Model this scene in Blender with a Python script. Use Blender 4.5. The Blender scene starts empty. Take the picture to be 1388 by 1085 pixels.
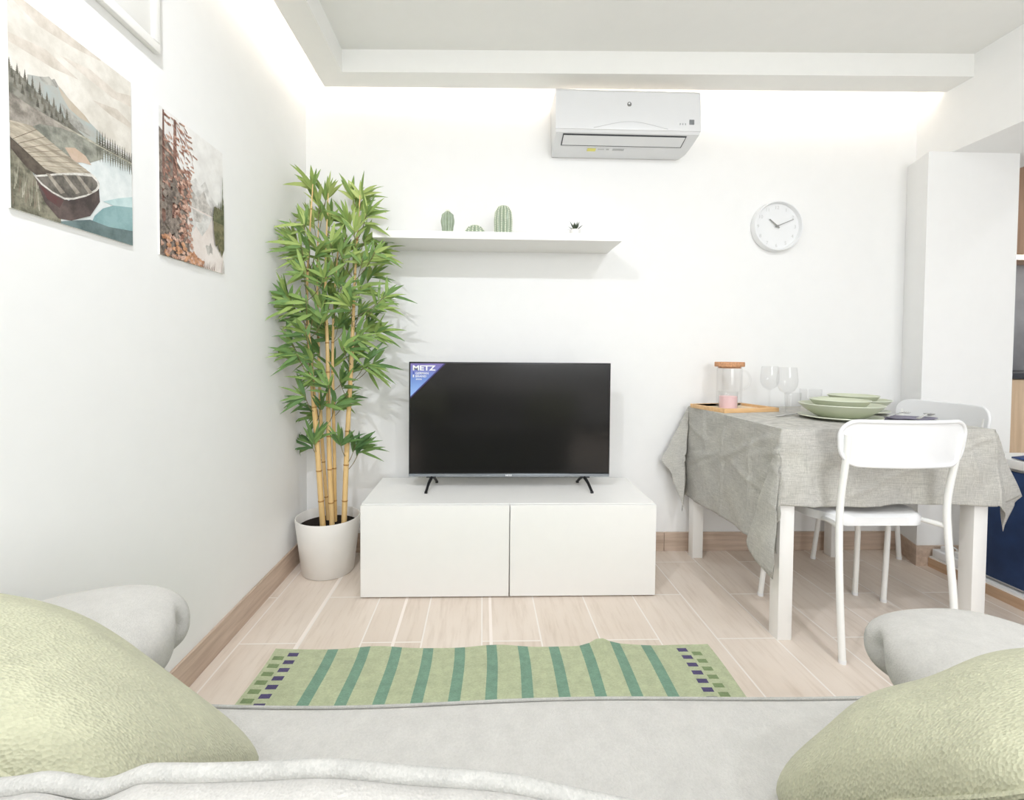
import bpy, bmesh, math, random
from mathutils import Vector, Matrix
PI = math.pi
random.seed(11)
S = bpy.context.scene
COL = S.collection

# ------------------------------------------------------------------ materials
def lin(c):
    def f(v):
        v /= 255.0
        return v / 12.92 if v <= 0.04045 else ((v + 0.055) / 1.055) ** 2.4
    return (f(c[0]), f(c[1]), f(c[2]), 1.0)

class NT:
    def __init__(s, name):
        s.m = bpy.data.materials.new(name); s.m.use_nodes = True
        s.t = s.m.node_tree; s.b = s.t.nodes['Principled BSDF']
    def n(s, typ, **kw):
        nd = s.t.nodes.new(typ)
        for k, v in kw.items():
            if k in nd.inputs: nd.inputs[k].default_value = v
            else: setattr(nd, k, v)
        return nd
    def l(s, a, b): s.t.links.new(a, b)
    def coord(s, scale=(1, 1, 1), rot=(0, 0, 0), loc=(0, 0, 0), kind='Object'):
        tc = s.n('ShaderNodeTexCoord'); mp = s.n('ShaderNodeMapping')
        mp.inputs['Scale'].default_value = scale; mp.inputs['Rotation'].default_value = rot; mp.inputs['Location'].default_value = loc
        s.l(tc.outputs[kind], mp.inputs['Vector']); return mp.outputs['Vector']
    def noise(s, vec, scale, detail=3, rough=.5):
        nd = s.n('ShaderNodeTexNoise'); nd.inputs['Scale'].default_value = scale
        nd.inputs['Detail'].default_value = detail; nd.inputs['Roughness'].default_value = rough
        s.l(vec, nd.inputs['Vector']); return nd.outputs['Fac']
    def ramp(s, fac, stops):
        r = s.n('ShaderNodeValToRGB'); e = r.color_ramp.elements
        while len(e) < len(stops): e.new(.5)
        for k, (p, c) in enumerate(stops): e[k].position = p; e[k].color = c
        s.l(fac, r.inputs['Fac']); return r.outputs['Color']
    def mix(s, fac, a, b, mode='MIX'):
        m = s.n('ShaderNodeMix'); m.data_type = 'RGBA'; m.blend_type = mode
        for sock, v in ((m.inputs[0], fac), (m.inputs[6], a), (m.inputs[7], b)):
            if hasattr(v, 'links'): s.l(v, sock)
            else: sock.default_value = v
        return m.outputs[2]
    def bump(s, h, strength, dist=.002):
        b = s.n('ShaderNodeBump'); b.inputs['Strength'].default_value = strength; b.inputs['Distance'].default_value = dist
        s.l(h, b.inputs['Height']); s.l(b.outputs['Normal'], s.b.inputs['Normal'])

def plain(name, c, rough=.5, spec=.5, metal=0, var=.03, vscale=18, bump=0, bscale=200, coat=0):
    q = NT(name); q.b.inputs['Roughness'].default_value = rough; q.b.inputs['Metallic'].default_value = metal
    q.b.inputs['Specular IOR Level'].default_value = spec; q.b.inputs['Coat Weight'].default_value = coat
    L = lin(c); v = q.coord()
    f = q.noise(v, vscale)
    a = tuple(x * (1 - var) for x in L[:3]) + (1,); b = tuple(min(1, x * (1 + var)) for x in L[:3]) + (1,)
    q.l(q.ramp(f, [(.3, a), (.7, b)]), q.b.inputs['Base Color'])
    if bump: q.bump(q.noise(v, bscale), bump)
    return q.m

def fabric(name, c, cell=260, var=.06, bump=.5, dist=.002, thread=None, stretch=(1, 1, 1)):
    q = NT(name); q.b.inputs['Roughness'].default_value = .92; q.b.inputs['Specular IOR Level'].default_value = .15
    q.b.inputs['Sheen Weight'].default_value = .15
    L = lin(c); v = q.coord(scale=stretch)
    vo = q.n('ShaderNodeTexVoronoi'); vo.inputs['Scale'].default_value = cell; q.l(v, vo.inputs['Vector'])
    f = q.noise(q.coord(), 35, 4, .6)
    a = tuple(x * (1 - var) for x in L[:3]) + (1,); b = tuple(min(1, x * (1 + var)) for x in L[:3]) + (1,)
    base = q.ramp(f, [(.3, a), (.7, b)])
    fl = q.ramp(vo.outputs['Color'], [(.1, (1 - 1.6 * var,) * 3 + (1,)), (.9, (1, 1, 1, 1))])
    q.l(q.mix(1.0, base, fl, 'MULTIPLY'), q.b.inputs['Base Color'])
    q.bump(vo.outputs['Distance'], -bump if False else bump, dist)
    return q.m

def emit(name, c, strength):
    q = NT(name); e = q.n('ShaderNodeEmission'); e.inputs['Color'].default_value = lin(c); e.inputs['Strength'].default_value = strength
    q.l(e.outputs[0], q.t.nodes['Material Output'].inputs['Surface']); return q.m

def thin_glass(name, tint=(255, 255, 255), base=.03):
    q = NT(name); t = q.n('ShaderNodeBsdfTransparent'); t.inputs['Color'].default_value = lin(tint)
    g = q.n('ShaderNodeBsdfGlossy'); g.inputs['Roughness'].default_value = .03
    lw = q.n('ShaderNodeLayerWeight'); lw.inputs['Blend'].default_value = .25
    mth = q.n('ShaderNodeMath', operation='MULTIPLY_ADD'); mth.inputs[1].default_value = .55; mth.inputs[2].default_value = base
    q.l(lw.outputs['Facing'], mth.inputs[0])
    pw = q.n('ShaderNodeMath', operation='POWER'); q.l(lw.outputs['Facing'], pw.inputs[0]); pw.inputs[1].default_value = 2.5
    q.l(pw.outputs[0], mth.inputs[0])
    mx = q.n('ShaderNodeMixShader'); q.l(mth.outputs[0], mx.inputs[0]); q.l(t.outputs[0], mx.inputs[1]); q.l(g.outputs[0], mx.inputs[2])
    q.l(mx.outputs[0], q.t.nodes['Material Output'].inputs['Surface']); return q.m

def wood(name, c1, c2, axis=2, scale=9, rough=.5):
    q = NT(name); q.b.inputs['Roughness'].default_value = rough
    sc = [12, 12, 12]; sc[axis] = .8
    f = q.noise(q.coord(scale=sc), scale, 5, .6)
    q.l(q.ramp(f, [(.3, lin(c1)), (.7, lin(c2))]), q.b.inputs['Base Color']); q.bump(f, .08)
    return q.m

def floor_tiles(name, x0, y0):
    q = NT(name); q.b.inputs['Roughness'].default_value = .38; q.b.inputs['Specular IOR Level'].default_value = .35
    tc = q.n('ShaderNodeTexCoord'); sp = q.n('ShaderNodeSeparateXYZ'); q.l(tc.outputs['Object'], sp.inputs[0])
    def m(op, a, b=0.0, c=None):
        nd = q.n('ShaderNodeMath', operation=op)
        for i, v in enumerate((a, b) if c is None else (a, b, c)):
            if hasattr(v, 'links'): q.l(v, nd.inputs[i])
            else: nd.inputs[i].default_value = v
        return nd.outputs[0]
    X = m('SUBTRACT', sp.outputs[0], x0); Y = m('SUBTRACT', sp.outputs[1], y0)
    cb = q.n('ShaderNodeCombineXYZ'); q.l(Y, cb.inputs[0]); q.l(X, cb.inputs[1])
    br = q.n('ShaderNodeTexBrick'); q.l(cb.outputs[0], br.inputs['Vector'])
    br.offset = .5; br.offset_frequency = 2; br.squash = 1
    br.inputs['Scale'].default_value = 1; br.inputs['Brick Width'].default_value = .6; br.inputs['Row Height'].default_value = .2055
    br.inputs['Mortar Size'].default_value = .0028; br.inputs['Mortar Smooth'].default_value = .1; br.inputs['Bias'].default_value = 0
    br.inputs['Color1'].default_value = lin((235, 224, 213)); br.inputs['Color2'].default_value = lin((225, 212, 199)); br.inputs['Mortar'].default_value = lin((238, 230, 222))
    # grain: different on each tile
    row = m('FLOOR', m('DIVIDE', X, .2055)); jit = m('MULTIPLY', row, 3.71)
    gv = q.n('ShaderNodeCombineXYZ'); q.l(m('MULTIPLY', sp.outputs[0], 16), gv.inputs[0]); q.l(m('MULTIPLY', m('ADD', sp.outputs[1], jit), 1.6), gv.inputs[1]); q.l(jit, gv.inputs[2])
    g = q.noise(gv.outputs[0], 3.2, 6, .62)
    grain = q.ramp(g, [(.28, (.86, .83, .80, 1)), (.5, (.98, .97, .96, 1)), (.75, (1.0, 1.0, 1.0, 1))])
    g2 = q.noise(q.coord(), 3.0, 2)
    blot = q.ramp(g2, [(.3, (.92, .90, .88, 1)), (.65, (1, 1, 1, 1))])
    tile = q.mix(1, q.mix(1, br.outputs['Color'], grain, 'MULTIPLY'), blot, 'MULTIPLY')
    colr = q.mix(br.outputs['Fac'], tile, lin((240, 233, 226)))
    # wide pale stripes running lengthwise
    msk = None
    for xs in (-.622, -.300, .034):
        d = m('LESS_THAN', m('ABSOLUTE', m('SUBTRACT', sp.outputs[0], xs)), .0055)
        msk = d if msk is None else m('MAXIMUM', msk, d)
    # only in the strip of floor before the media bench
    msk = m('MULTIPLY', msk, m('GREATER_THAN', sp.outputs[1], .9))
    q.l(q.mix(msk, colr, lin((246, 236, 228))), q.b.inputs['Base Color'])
    q.bump(m('SUBTRACT', g, m('MULTIPLY', br.outputs['Fac'], .8)), .06, .001)
    return q.m

M = {}
M['wall'] = plain('wall_paint', (243, 243, 242), .9, .1, var=.006, bump=.03, bscale=120)
M['ceil'] = plain('ceiling_paint', (238, 238, 235), .9, .1, var=.006)
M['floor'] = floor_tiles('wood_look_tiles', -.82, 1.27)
M['skirt'] = wood('skirting_tile', (182, 160, 142), (212, 192, 175), 1, 5)
M['skirt_x'] = wood('skirting_tile_back', (182, 160, 142), (212, 192, 175), 0, 5)
M['white'] = plain('white_lacquer', (245, 244, 241), .35, .4, var=.006)
M['white_metal'] = plain('white_powder_coat', (244, 244, 241), .35, .45, var=.006)
M['white_plastic'] = plain('white_plastic', (238, 239, 240), .3, .5, var=.006)
M['ac'] = plain('ac_plastic', (224, 225, 226), .3, .5, var=.006)
M['white_pot'] = plain('white_pot', (240, 238, 234), .4, .4, var=.008)
M['gap'] = plain('dark_gap', (70, 72, 75), .6, .2)
M['black'] = plain('black_plastic', (22, 22, 24), .3, .5)
M['screen'] = plain('tv_screen', (14, 14, 15), .16, .55, var=.0)
M['chrome'] = plain('bezel_silver', (150, 156, 162), .25, .5, metal=.6)
M['soil'] = plain('dark_soil', (38, 32, 28), .95, .1, var=.3, vscale=90, bump=.8)
M['sofa'] = fabric('sofa_grey_chenille', (194, 192, 187), 420, .05, .35, .0015)
M['sofa_pipe'] = fabric('sofa_piping', (184, 183, 178), 620, .09, .4, .001)
M['pillow'] = fabric('green_cushion_weave', (190, 190, 163), 260, .07, .55, .0025, stretch=(1, 1.7, 1))
q = NT('grey_linen'); q.b.inputs['Roughness'].default_value = .93; q.b.inputs['Specular IOR Level'].default_value = .12
na = q.noise(q.coord(scale=(14, 14, 420)), 2.2, 4, .65); nb_ = q.noise(q.coord(scale=(380, 380, 10)), 2.2, 4, .65); nc = q.noise(q.coord(), 9, 3)
th_ = q.n('ShaderNodeMath', operation='ADD'); q.l(na, th_.inputs[0]); q.l(nb_, th_.inputs[1])
hf = q.n('ShaderNodeMath', operation='MULTIPLY'); q.l(th_.outputs[0], hf.inputs[0]); hf.inputs[1].default_value = .5
wv = q.ramp(hf.outputs[0], [(.38, lin((164, 163, 158))), (.52, lin((197, 195, 189))), (.66, lin((219, 217, 211)))])
q.l(q.mix(1.0, wv, q.ramp(nc, [(.3, (.94, .94, .95, 1)), (.7, (1, 1, .98, 1))]), 'MULTIPLY'), q.b.inputs['Base Color'])
q.bump(hf.outputs[0], .35, .0012); M['linen'] = q.m
M['bamboo_tray'] = wood('bamboo_tray', (214, 170, 118), (232, 194, 146), 0, 6)
M['tray_floor'] = wood('tray_floor', (232, 205, 170), (242, 220, 190), 0, 6)
M['cork'] = plain('cork', (205, 155, 118), .8, .2, var=.25, vscale=160)
M['glass'] = thin_glass('clear_glass', (253, 253, 253), .022)
M['wax'] = plain('pink_wax', (244, 208, 208), .5, .4)
M['sage'] = plain('sage_glaze', (200, 205, 182), .3, .5, var=.02)
M['sage_in'] = plain('sage_glaze_rim', (218, 222, 206), .3, .5, var=.02)
M['napkin'] = fabric('violet_grey_napkin', (132, 128, 146), 700, .08, .4, .001)
M['steel'] = plain('cutlery_steel', (200, 200, 198), .18, .5, metal=1)
M['cactus'] = plain('cactus_glaze', (156, 170, 148), .22, .6, var=.10, vscale=40)
M['cactus_light'] = plain('cactus_glaze_spine', (232, 236, 216), .35, .5)
M['succ'] = plain('succulent_leaf', (84, 96, 78), .5, .4, var=.2, vscale=60)
M['cane'] = wood('bamboo_cane', (214, 176, 112), (238, 206, 150), 2, 4)
M['cane_node'] = plain('cane_node', (176, 132, 76), .6, .3)
M['twig'] = plain('twig', (128, 118, 84), .7, .2, var=.1)
M['oak'] = wood('oak_front', (196, 168, 138), (220, 194, 165), 2, 3)
M['oak_dark'] = wood('oak_upper_front', (170, 138, 114), (190, 158, 134), 2, 3)
M['stone'] = plain('grey_splashback', (150, 152, 157), .5, .4, var=.12, vscale=9)
M['worktop'] = plain('dark_worktop', (44, 46, 54), .4, .5, var=.1)
M['navy'] = plain('navy_front', (38, 62, 104), .55, .3, var=.16, vscale=14, bump=.1)
M['navy_cloth'] = fabric('blue_cloth', (58, 82, 140), 500, .2, .5)
M['step'] = wood('step_tile', (180, 148, 118), (204, 174, 146), 1, 5)
M['paper'] = plain('print_edge', (236, 235, 230), .7, .3)

leaf = NT('bamboo_leaf'); leaf.b.inputs['Roughness'].default_value = .55; leaf.b.inputs['Specular IOR Level'].default_value = .35
at = leaf.n('ShaderNodeAttribute'); at.attribute_name = 'tint'
leaf.l(leaf.ramp(at.outputs['Fac'], [(0, lin((72, 108, 62))), (.35, lin((104, 138, 78))), (.7, lin((146, 170, 92))), (1, lin((184, 198, 122)))]), leaf.b.inputs['Base Color'])
leaf.b.inputs['Transmission Weight'].default_value = 0
M['leaf'] = leaf.m

# ------------------------------------------------------------------ mesh helpers
class MB:
    def __init__(s): s.v = []; s.f = []; s.mi = []
    def add(s, V, F, mi=0):
        b = len(s.v); s.v += [tuple(p) for p in V]; s.f += [tuple(b + i for i in f) for f in F]; s.mi += [mi] * len(F); return s
    def box(s, x0, x1, y0, y1, z0, z1, mi=0, bev=0, seg=2, R=None, T=None):
        bm = bmesh.new(); bmesh.ops.create_cube(bm, size=1)
        for v in bm.verts: v.co = Vector(((x0 + x1) / 2 + v.co.x * (x1 - x0), (y0 + y1) / 2 + v.co.y * (y1 - y0), (z0 + z1) / 2 + v.co.z * (z1 - z0)))
        if bev: bmesh.ops.bevel(bm, geom=bm.edges[:], offset=bev, segments=seg, profile=.5, affect='EDGES')
        bm.verts.index_update()
        V = [v.co.copy() for v in bm.verts]
        if R is not None: V = [R @ p for p in V]
        if T is not None: V = [p + Vector(T) for p in V]
        s.add(V, [[v.index for v in f.verts] for f in bm.faces], mi); bm.free(); return s
    def hexa(s, P, mi=0):  # 8 points: bottom 4 ccw, top 4 ccw
        return s.add(P, [(3, 2, 1, 0), (4, 5, 6, 7), (0, 1, 5, 4), (1, 2, 6, 5), (2, 3, 7, 6), (3, 0, 4, 7)], mi)
    def lathe(s, prof, n=32, c=(0, 0, 0), mi=0, close=False, fn=None):
        V = []; F = []
        m = len(prof)
        for i in range(n):
            a = 2 * PI * i / n
            for r, z in prof:
                if fn: r = fn(r, z, a)
                V.append((c[0] + r * math.cos(a), c[1] + r * math.sin(a), c[2] + z))
        for i in range(n):
            j = (i + 1) % n
            for k in range(m - 1):
                F.append((i * m + k, j * m + k, j * m + k + 1, i * m + k + 1))
            if close: F.append((i * m + m - 1, j * m + m - 1, j * m, i * m))
        return s.add(V, F, mi)
    def tube(s, pts, r, n=10, mi=0, caps=True, loop=False):
        pts = [Vector(p) for p in pts]; m = len(pts)
        rr = r if isinstance(r, (list, tuple)) else [r] * m
        V = []; F = []; prev = None
        for k, p in enumerate(pts):
            if loop: t = pts[(k + 1) % m] - pts[k - 1]
            else: t = pts[min(k + 1, m - 1)] - pts[max(k - 1, 0)]
            t.normalize()
            if prev is None:
                up = Vector((0, 0, 1)) if abs(t.z) < .9 else Vector((1, 0, 0))
                a = t.cross(up).normalized()
            else: a = (prev - t * prev.dot(t)).normalized()
            prev = a; b = t.cross(a)
            for i in range(n):
                an = 2 * PI * i / n; V.append(p + (a * math.cos(an) + b * math.sin(an)) * rr[k])
        K = m if loop else m - 1
        for k in range(K):
            k2 = (k + 1) % m
            for i in range(n):
                j = (i + 1) % n; F.append((k * n + i, k * n + j, k2 * n + j, k2 * n + i))
        if caps and not loop: F.append(tuple(range(n - 1, -1, -1))); F.append(tuple((m - 1) * n + i for i in range(n)))
        return s.add(V, F, mi)
    def grid(s, fn, nu, nv, mi=0):
        V = [fn(i / nu, j / nv) for j in range(nv + 1) for i in range(nu + 1)]
        F = [(j * (nu + 1) + i, j * (nu + 1) + i + 1, (j + 1) * (nu + 1) + i + 1, (j + 1) * (nu + 1) + i) for j in range(nv) for i in range(nu)]
        return s.add(V, F, mi)
    def poly(s, P, mi=0): return s.add(P, [tuple(range(len(P)))], mi)
    def prism(s, P2, x0, x1, mi=0):  # (y,z) outline extruded along x
        n = len(P2); V = [(x0, y, z) for y, z in P2] + [(x1, y, z) for y, z in P2]
        F = [tuple(range(n - 1, -1, -1)), tuple(range(n, 2 * n))] + [(i, (i + 1) % n, n + (i + 1) % n, n + i) for i in range(n)]
        return s.add(V, F, mi)

def build(name, mb, mats, parent=None, world=True, ang=40, flat=False, fix=True):
    me = bpy.data.meshes.new(name)
    off = Vector(parent_loc(parent)) if (parent is not None and world) else Vector((0, 0, 0))
    me.from_pydata([Vector(v) - off for v in mb.v], [], mb.f)
    for m in (mats if isinstance(mats, (list, tuple)) else [mats]): me.materials.append(m)
    for p, mi in zip(me.polygons, mb.mi): p.material_index = mi
    bm = bmesh.new(); bm.from_mesh(me)
    if fix:
        bmesh.ops.remove_doubles(bm, verts=bm.verts[:], dist=1e-6)
        bmesh.ops.recalc_face_normals(bm, faces=bm.faces[:])
    bm.to_mesh(me); bm.free()
    if not flat:
        me.shade_smooth(); me.set_sharp_from_angle(angle=math.radians(ang))
    o = bpy.data.objects.new(name, me); COL.objects.link(o)
    if parent is not None: o.parent = parent
    return o
def parent_loc(p):
    v = Vector((0, 0, 0))
    while p is not None: v += p.location; p = p.parent
    return v
def tag(o, label=None, cat=None, group=None, kind=None):
    for k, v in (('label', label), ('category', cat), ('group', group), ('kind', kind)):
        if v: o[k] = v
    return o
def thing(name, loc, label, cat, group=None, rz=0):
    o = bpy.data.objects.new(name, None); COL.objects.link(o); o.location = loc; o.rotation_euler = (0, 0, rz); o.empty_display_size = .05
    return tag(o, label, cat, group)
def struct(name, mb, m, label=None, **k):
    o = build(name, mb, m, **k); return tag(o, label, None, None, 'structure')
def copy_tree(root, loc, rz=None, label=None):
    r = root.copy(); COL.objects.link(r); r.location = loc
    if rz is not None: r.rotation_euler = (0, 0, rz)
    if label: r['label'] = label
    def rec(a, b):
        for ch in list(a.children):
            c = ch.copy(); COL.objects.link(c); c.parent = b; rec(ch, c)
    rec(root, r); return r
def text_mb(txt, size, extrude=.0003, bold=0.0, align='LEFT'):
    cu = bpy.data.curves.new('t', 'FONT'); cu.body = txt; cu.size = size; cu.extrude = extrude; cu.offset = bold; cu.align_x = align
    cu.resolution_u = 3
    ob = bpy.data.objects.new('t', cu); COL.objects.link(ob)
    dg = bpy.context.evaluated_depsgraph_get(); me = bpy.data.meshes.new_from_object(ob.evaluated_get(dg))
    V = [v.co.copy() for v in me.vertices]; F = [tuple(p.vertices) for p in me.polygons]
    bpy.data.objects.remove(ob); bpy.data.curves.remove(cu); bpy.data.meshes.remove(me)
    return V, F
def put_text(mb, txt, size, fn, bold=0.0, mi=0, align='LEFT', sx=1.0):
    V, F = text_mb(txt, size, bold=bold, align=align)
    mb.add([fn(v.x * sx, v.y, v.z) for v in V], F, mi)
def smooth_path(P, sub=6):
    P = [Vector(p) for p in P]; out = []
    for i in range(len(P) - 1):
        p0 = P[max(i - 1, 0)]; p1 = P[i]; p2 = P[i + 1]; p3 = P[min(i + 2, len(P) - 1)]
        for k in range(sub):
            t = k / sub
            out.append(.5 * ((2 * p1) + (-p0 + p2) * t + (2 * p0 - 5 * p1 + 4 * p2 - p3) * t * t + (-p0 + 3 * p1 - 3 * p2 + p3) * t ** 3))
    out.append(P[-1]); return out
def interp(tab, x):
    if x <= tab[0][0]: return tab[0][1:]
    for a, b in zip(tab, tab[1:]):
        if x <= b[0]:
            t = (x - a[0]) / (b[0] - a[0]); t = t * t * (3 - 2 * t)
            return tuple(p + (q - p) * t for p, q in zip(a[1:], b[1:]))
    return tab[-1][1:]

# ------------------------------------------------------------------ room shell
XL, YB, YR, XR = -.867, 2.304, -1.7, 2.18
ZC = 2.345
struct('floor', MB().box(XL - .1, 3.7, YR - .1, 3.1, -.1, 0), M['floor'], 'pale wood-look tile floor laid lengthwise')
struct('wall_left', MB().box(XL - .1, XL, YR - .1, YB + .1, 0, ZC + .1), M['wall'], 'white left wall with prints')
struct('wall_back', MB().box(XL, 2.3, YB, YB + .1, 0, ZC + .1), M['wall'], 'white back wall behind the television')
# unseen rear wall; opening added for the fill light (x .2..1.8, z 1.0..2.1)
w = MB(); w.box(XL, .2, YR - .1, YR, 0, ZC); w.box(1.8, 3.6, YR - .1, YR, 0, ZC); w.box(.2, 1.8, YR - .1, YR, 0, 1.0); w.box(.2, 1.8, YR - .1, YR, 2.1, ZC)
struct('wall_rear', w, M['wall'], 'white rear wall behind the sofa')
w = MB(); w.box(.2, 1.8, YR - .08, YR - .02, 1.0, 1.05); w.box(.2, 1.8, YR - .08, YR - .02, 2.05, 2.1)
for x in (.2, .975, 1.75): w.box(x, x + .05, YR - .08, YR - .02, 1.05, 2.05)
struct('fill_opening_frame', w, M['white'], 'white frame added round the rear fill light opening')  # unseen frame, added to go with the fill light behind it
struct('ceiling', MB().box(XL - .1, 3.7, YR - .1, 3.1, ZC, ZC + .1), M['ceil'], 'white recessed ceiling')
# dropped border with light gap: board + fascia
ZS = 2.245; t = .02
w = MB()
def strip(a, b, c, d, z0, z1): w.hexa([(p[0], p[1], z0) for p in (a, b, c, d)] + [(p[0], p[1], z1) for p in (a, b, c, d)])
oL, oR = (-.757, 2.245), (XR, 2.158); iL, iR = (-.64, 2.125), (XR, 2.035)
strip(iL, iR, oR, oL, ZS, ZS + t)
strip((oL[0], YR), (iL[0], YR), iL, oL, ZS, ZS + t)
strip(iL, iR, (iR[0], iR[1] + t), (iL[0], iL[1] + t), ZS + t, ZC)
strip((iL[0] - t, YR), (iL[0], YR), iL, (iL[0] - t, iL[1] + t), ZS + t, ZC)
struct('trim_1', w, M['ceil'], 'dropped ceiling border with hidden cove light')
# LED strips lying at the outer lip of the border
w = MB(); strip((oL[0] + .02, oL[1] - .012), (XR - .02, oR[1] - .012), (XR - .02, oR[1] - .004), (oL[0] + .02, oL[1] - .004), ZS + t, ZS + t + .012)
strip((oL[0] + .004, YR + .05), (oL[0] + .012, YR + .05), (oL[0] + .012, oL[1] - .02), (oL[0] + .004, oL[1] - .02), ZS + t, ZS + t + .012)
M['led'] = emit('warm_led', (255, 240, 226), 22.0)
struct('trim_2', w, M['led'], 'warm light strip in the ceiling cove')
# right side: beam over kitchen opening, stub, kitchen shell
ZBM = 1.95
struct('wall_right', MB().box(XR, 2.70, YR, YB, ZBM, ZC), M['wall'], 'white beam over the kitchen opening')
w = MB(); w.hexa([(2.068, 2.122, 0), (2.51, 2.122, 0), (2.51, 3.0, 0), (2.145, YB + .02, 0), (2.068, 2.122, ZBM), (2.51, 2.122, ZBM), (2.51, 3.0, ZBM), (2.145, YB + .02, ZBM)])
struct('wall_stub', w, M['wall'], 'white wall stub at the kitchen opening')
struct('wall_over_stub', MB().box(XR + .04, 2.70, YB - .004, 3.0, ZBM, ZC), M['wall'])
struct('wall_kitchen', MB().box(2.3, 3.7, 2.95, 3.05, 0, ZC), M['stone'], 'grey kitchen splashback wall')
struct('wall_far_right', MB().box(3.6, 3.7, YR, 3.0, 0, ZC), M['wall'])
# skirting
SK = .095
struct('baseboard_left', MB().box(XL, XL + .01, YR, YB - .01, 0, SK, bev=.001, seg=1), M['skirt'], 'wood-look tile skirting on left wall')
w = MB(); w.box(XL, .04, YB - .01, YB, 0, SK, bev=.001, seg=1)
for a, b in ((.042, .92), (.922, 1.52), (1.522, 2.13)): w.box(a, b, YB - .01, YB, 0, SK, bev=.001, seg=1)
struct('baseboard_back', w, M['skirt_x'], 'wood-look tile skirting on back wall')
w = MB(); w.hexa([(2.058, 2.112, 0), (2.068, 2.112, 0), (2.145, YB, 0), (2.135, YB, 0), (2.058, 2.112, SK), (2.068, 2.112, SK), (2.145, YB, SK), (2.135, YB, SK)])
w.box(2.0682, 2.51, 2.112, 2.122, 0, SK)
struct('baseboard_right', w, M['skirt'], 'tile skirting round the wall stub')
w = MB(); w.box(2.115, 3.6, YR, 2.11, 0, .042, mi=0); w.box(2.12, 3.6, YR, 2.11, .042, .05, mi=1); w.box(2.515, 3.6, 2.11, 2.95, 0, .05, mi=1)
struct('trim_3', w, [M['step'], M['white']], 'low tiled step of the kitchen floor')

# ------------------------------------------------------------------ camera
f, pi_, ya, ro, px, py, h = 628.4287, .0255, .0310, .0078, 674.3436, 498.1458, .9833
c_, s_ = math.cos(ya), math.sin(ya)
r0 = Vector((c_, -s_, 0)); f0 = Vector((s_, c_, 0)); z0 = Vector((0, 0, 1))
fw = f0 * math.cos(pi_) - z0 * math.sin(pi_); up = f0 * math.sin(pi_) + z0 * math.cos(pi_)
R_ = r0 * math.cos(ro) + up * math.sin(ro); U_ = up * math.cos(ro) - r0 * math.sin(ro)
cam = bpy.data.cameras.new('camera'); co = bpy.data.objects.new('camera', cam); COL.objects.link(co)
mat = Matrix(((R_.x, U_.x, -fw.x, 0), (R_.y, U_.y, -fw.y, 0), (R_.z, U_.z, -fw.z, h), (0, 0, 0, 1)))
co.matrix_world = mat
cam.sensor_fit = 'HORIZONTAL'; cam.sensor_width = 36; cam.lens = 36 * f / 1388
cam.shift_x = (694 - px) / 1388; cam.shift_y = (py - 542.5) / 1388; cam.clip_start = .01
S.camera = co

# ------------------------------------------------------------------ media bench + television
BX, BY, BD, BW, BH = -.488, 1.855, .42, 1.20, .38
b = thing('media_bench', (BX + BW / 2, BY + BD / 2, 0), 'low white two-door media bench under the television', 'media bench')
w = MB(); w.box(BX, BX + BW, BY + .02, BY + BD, .364, BH, bev=.001, seg=1)
w.box(BX, BX + .016, BY + .02, BY + BD, 0, .364); w.box(BX + BW - .016, BX + BW, BY + .02, BY + BD, 0, .364)
w.box(BX + .016, BX + BW - .016, BY + .03, BY + BD, 0.006, .03); w.box(BX + .016, BX + BW - .016, BY + BD - .01, BY + BD, .03, .364); w.box(BX + BW / 2 - .016, BX + BW / 2 + .016, BY + .022, BY + BD - .01, .03, .364)
build('carcass', w, M['white'], b)
for x0, x1 in ((BX + .001, BX + BW / 2 - .002), (BX + BW / 2 + .002, BX + BW - .001)):
    build('door', MB().box(x0, x1, BY, BY + .018, .006, BH - .002, bev=.0012, seg=1), M['white'], b)
TX0, TX1, TY, TZ0, TZ1 = -.334, .583, 2.10, .431, .952
tv = thing('television', ((TX0 + TX1) / 2, TY + .03, BH), 'black flatscreen television on the white media bench', 'television')
w = MB(); w.box(TX0, TX1, TY, TY + .022, TZ0, TZ1, bev=.002); w.box(TX0 + .15, TX1 - .15, TY + .022, TY + .06, TZ0 + .02, TZ0 + .30, bev=.01)
build('housing', w, M['black'], tv)
build('screen', MB().box(TX0 + .006, TX1 - .006, TY - .0012, TY + .001, TZ0 + .017, TZ1 - .006), M['screen'], tv)
bz = build('lower_bezel', MB().box(TX0 + .001, TX1 - .001, TY - .003, TY + .001, TZ0, TZ0 + .013, bev=.001), M['chrome'], tv)
w = MB(); put_text(w, 'METZ', .009, lambda x, y, z: (.105 + x, TY - .0032 - z, TZ0 + .003 + y), bold=.0002, sx=1.25)
build('bezel_lettering', w, M['white_plastic'], bz, ang=10)
for sx, x in ((-1, -.233), (1, .471)):
    w = MB(); w.box(x - .022, x + .022, TY + .0, TY + .03, TZ0 - .006, TZ0 + .004, bev=.002)
    w.tube([(x + sx * -.004, TY + .01, TZ0), (x + sx * .006, TY - .04, BH + .03), (x + sx * .012, TY - .085, BH + .006)], [.008, .0065, .006], 8)
    w.tube([(x + sx * -.004, TY + .015, TZ0), (x - sx * .012, TY + .05, BH + .03), (x - sx * .018, TY + .085, BH + .006)], [.008, .0065, .006], 8)
    w.box(x + sx * .012 - .006, x + sx * .012 + .006, TY - .092, TY - .078, BH, BH + .008); w.box(x - sx * .018 - .006, x - sx * .018 + .006, TY + .078, TY + .092, BH, BH + .008)
    build('foot', w, M['black'], tv)
q = NT('sticker_print'); v = q.coord(); sp = q.n('ShaderNodeSeparateXYZ'); q.l(v, sp.inputs[0])
mr = q.n('ShaderNodeMapRange'); q.l(sp.outputs[2], mr.inputs[0]); mr.inputs[1].default_value = .79 - .38; mr.inputs[2].default_value = .946 - .38
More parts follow.
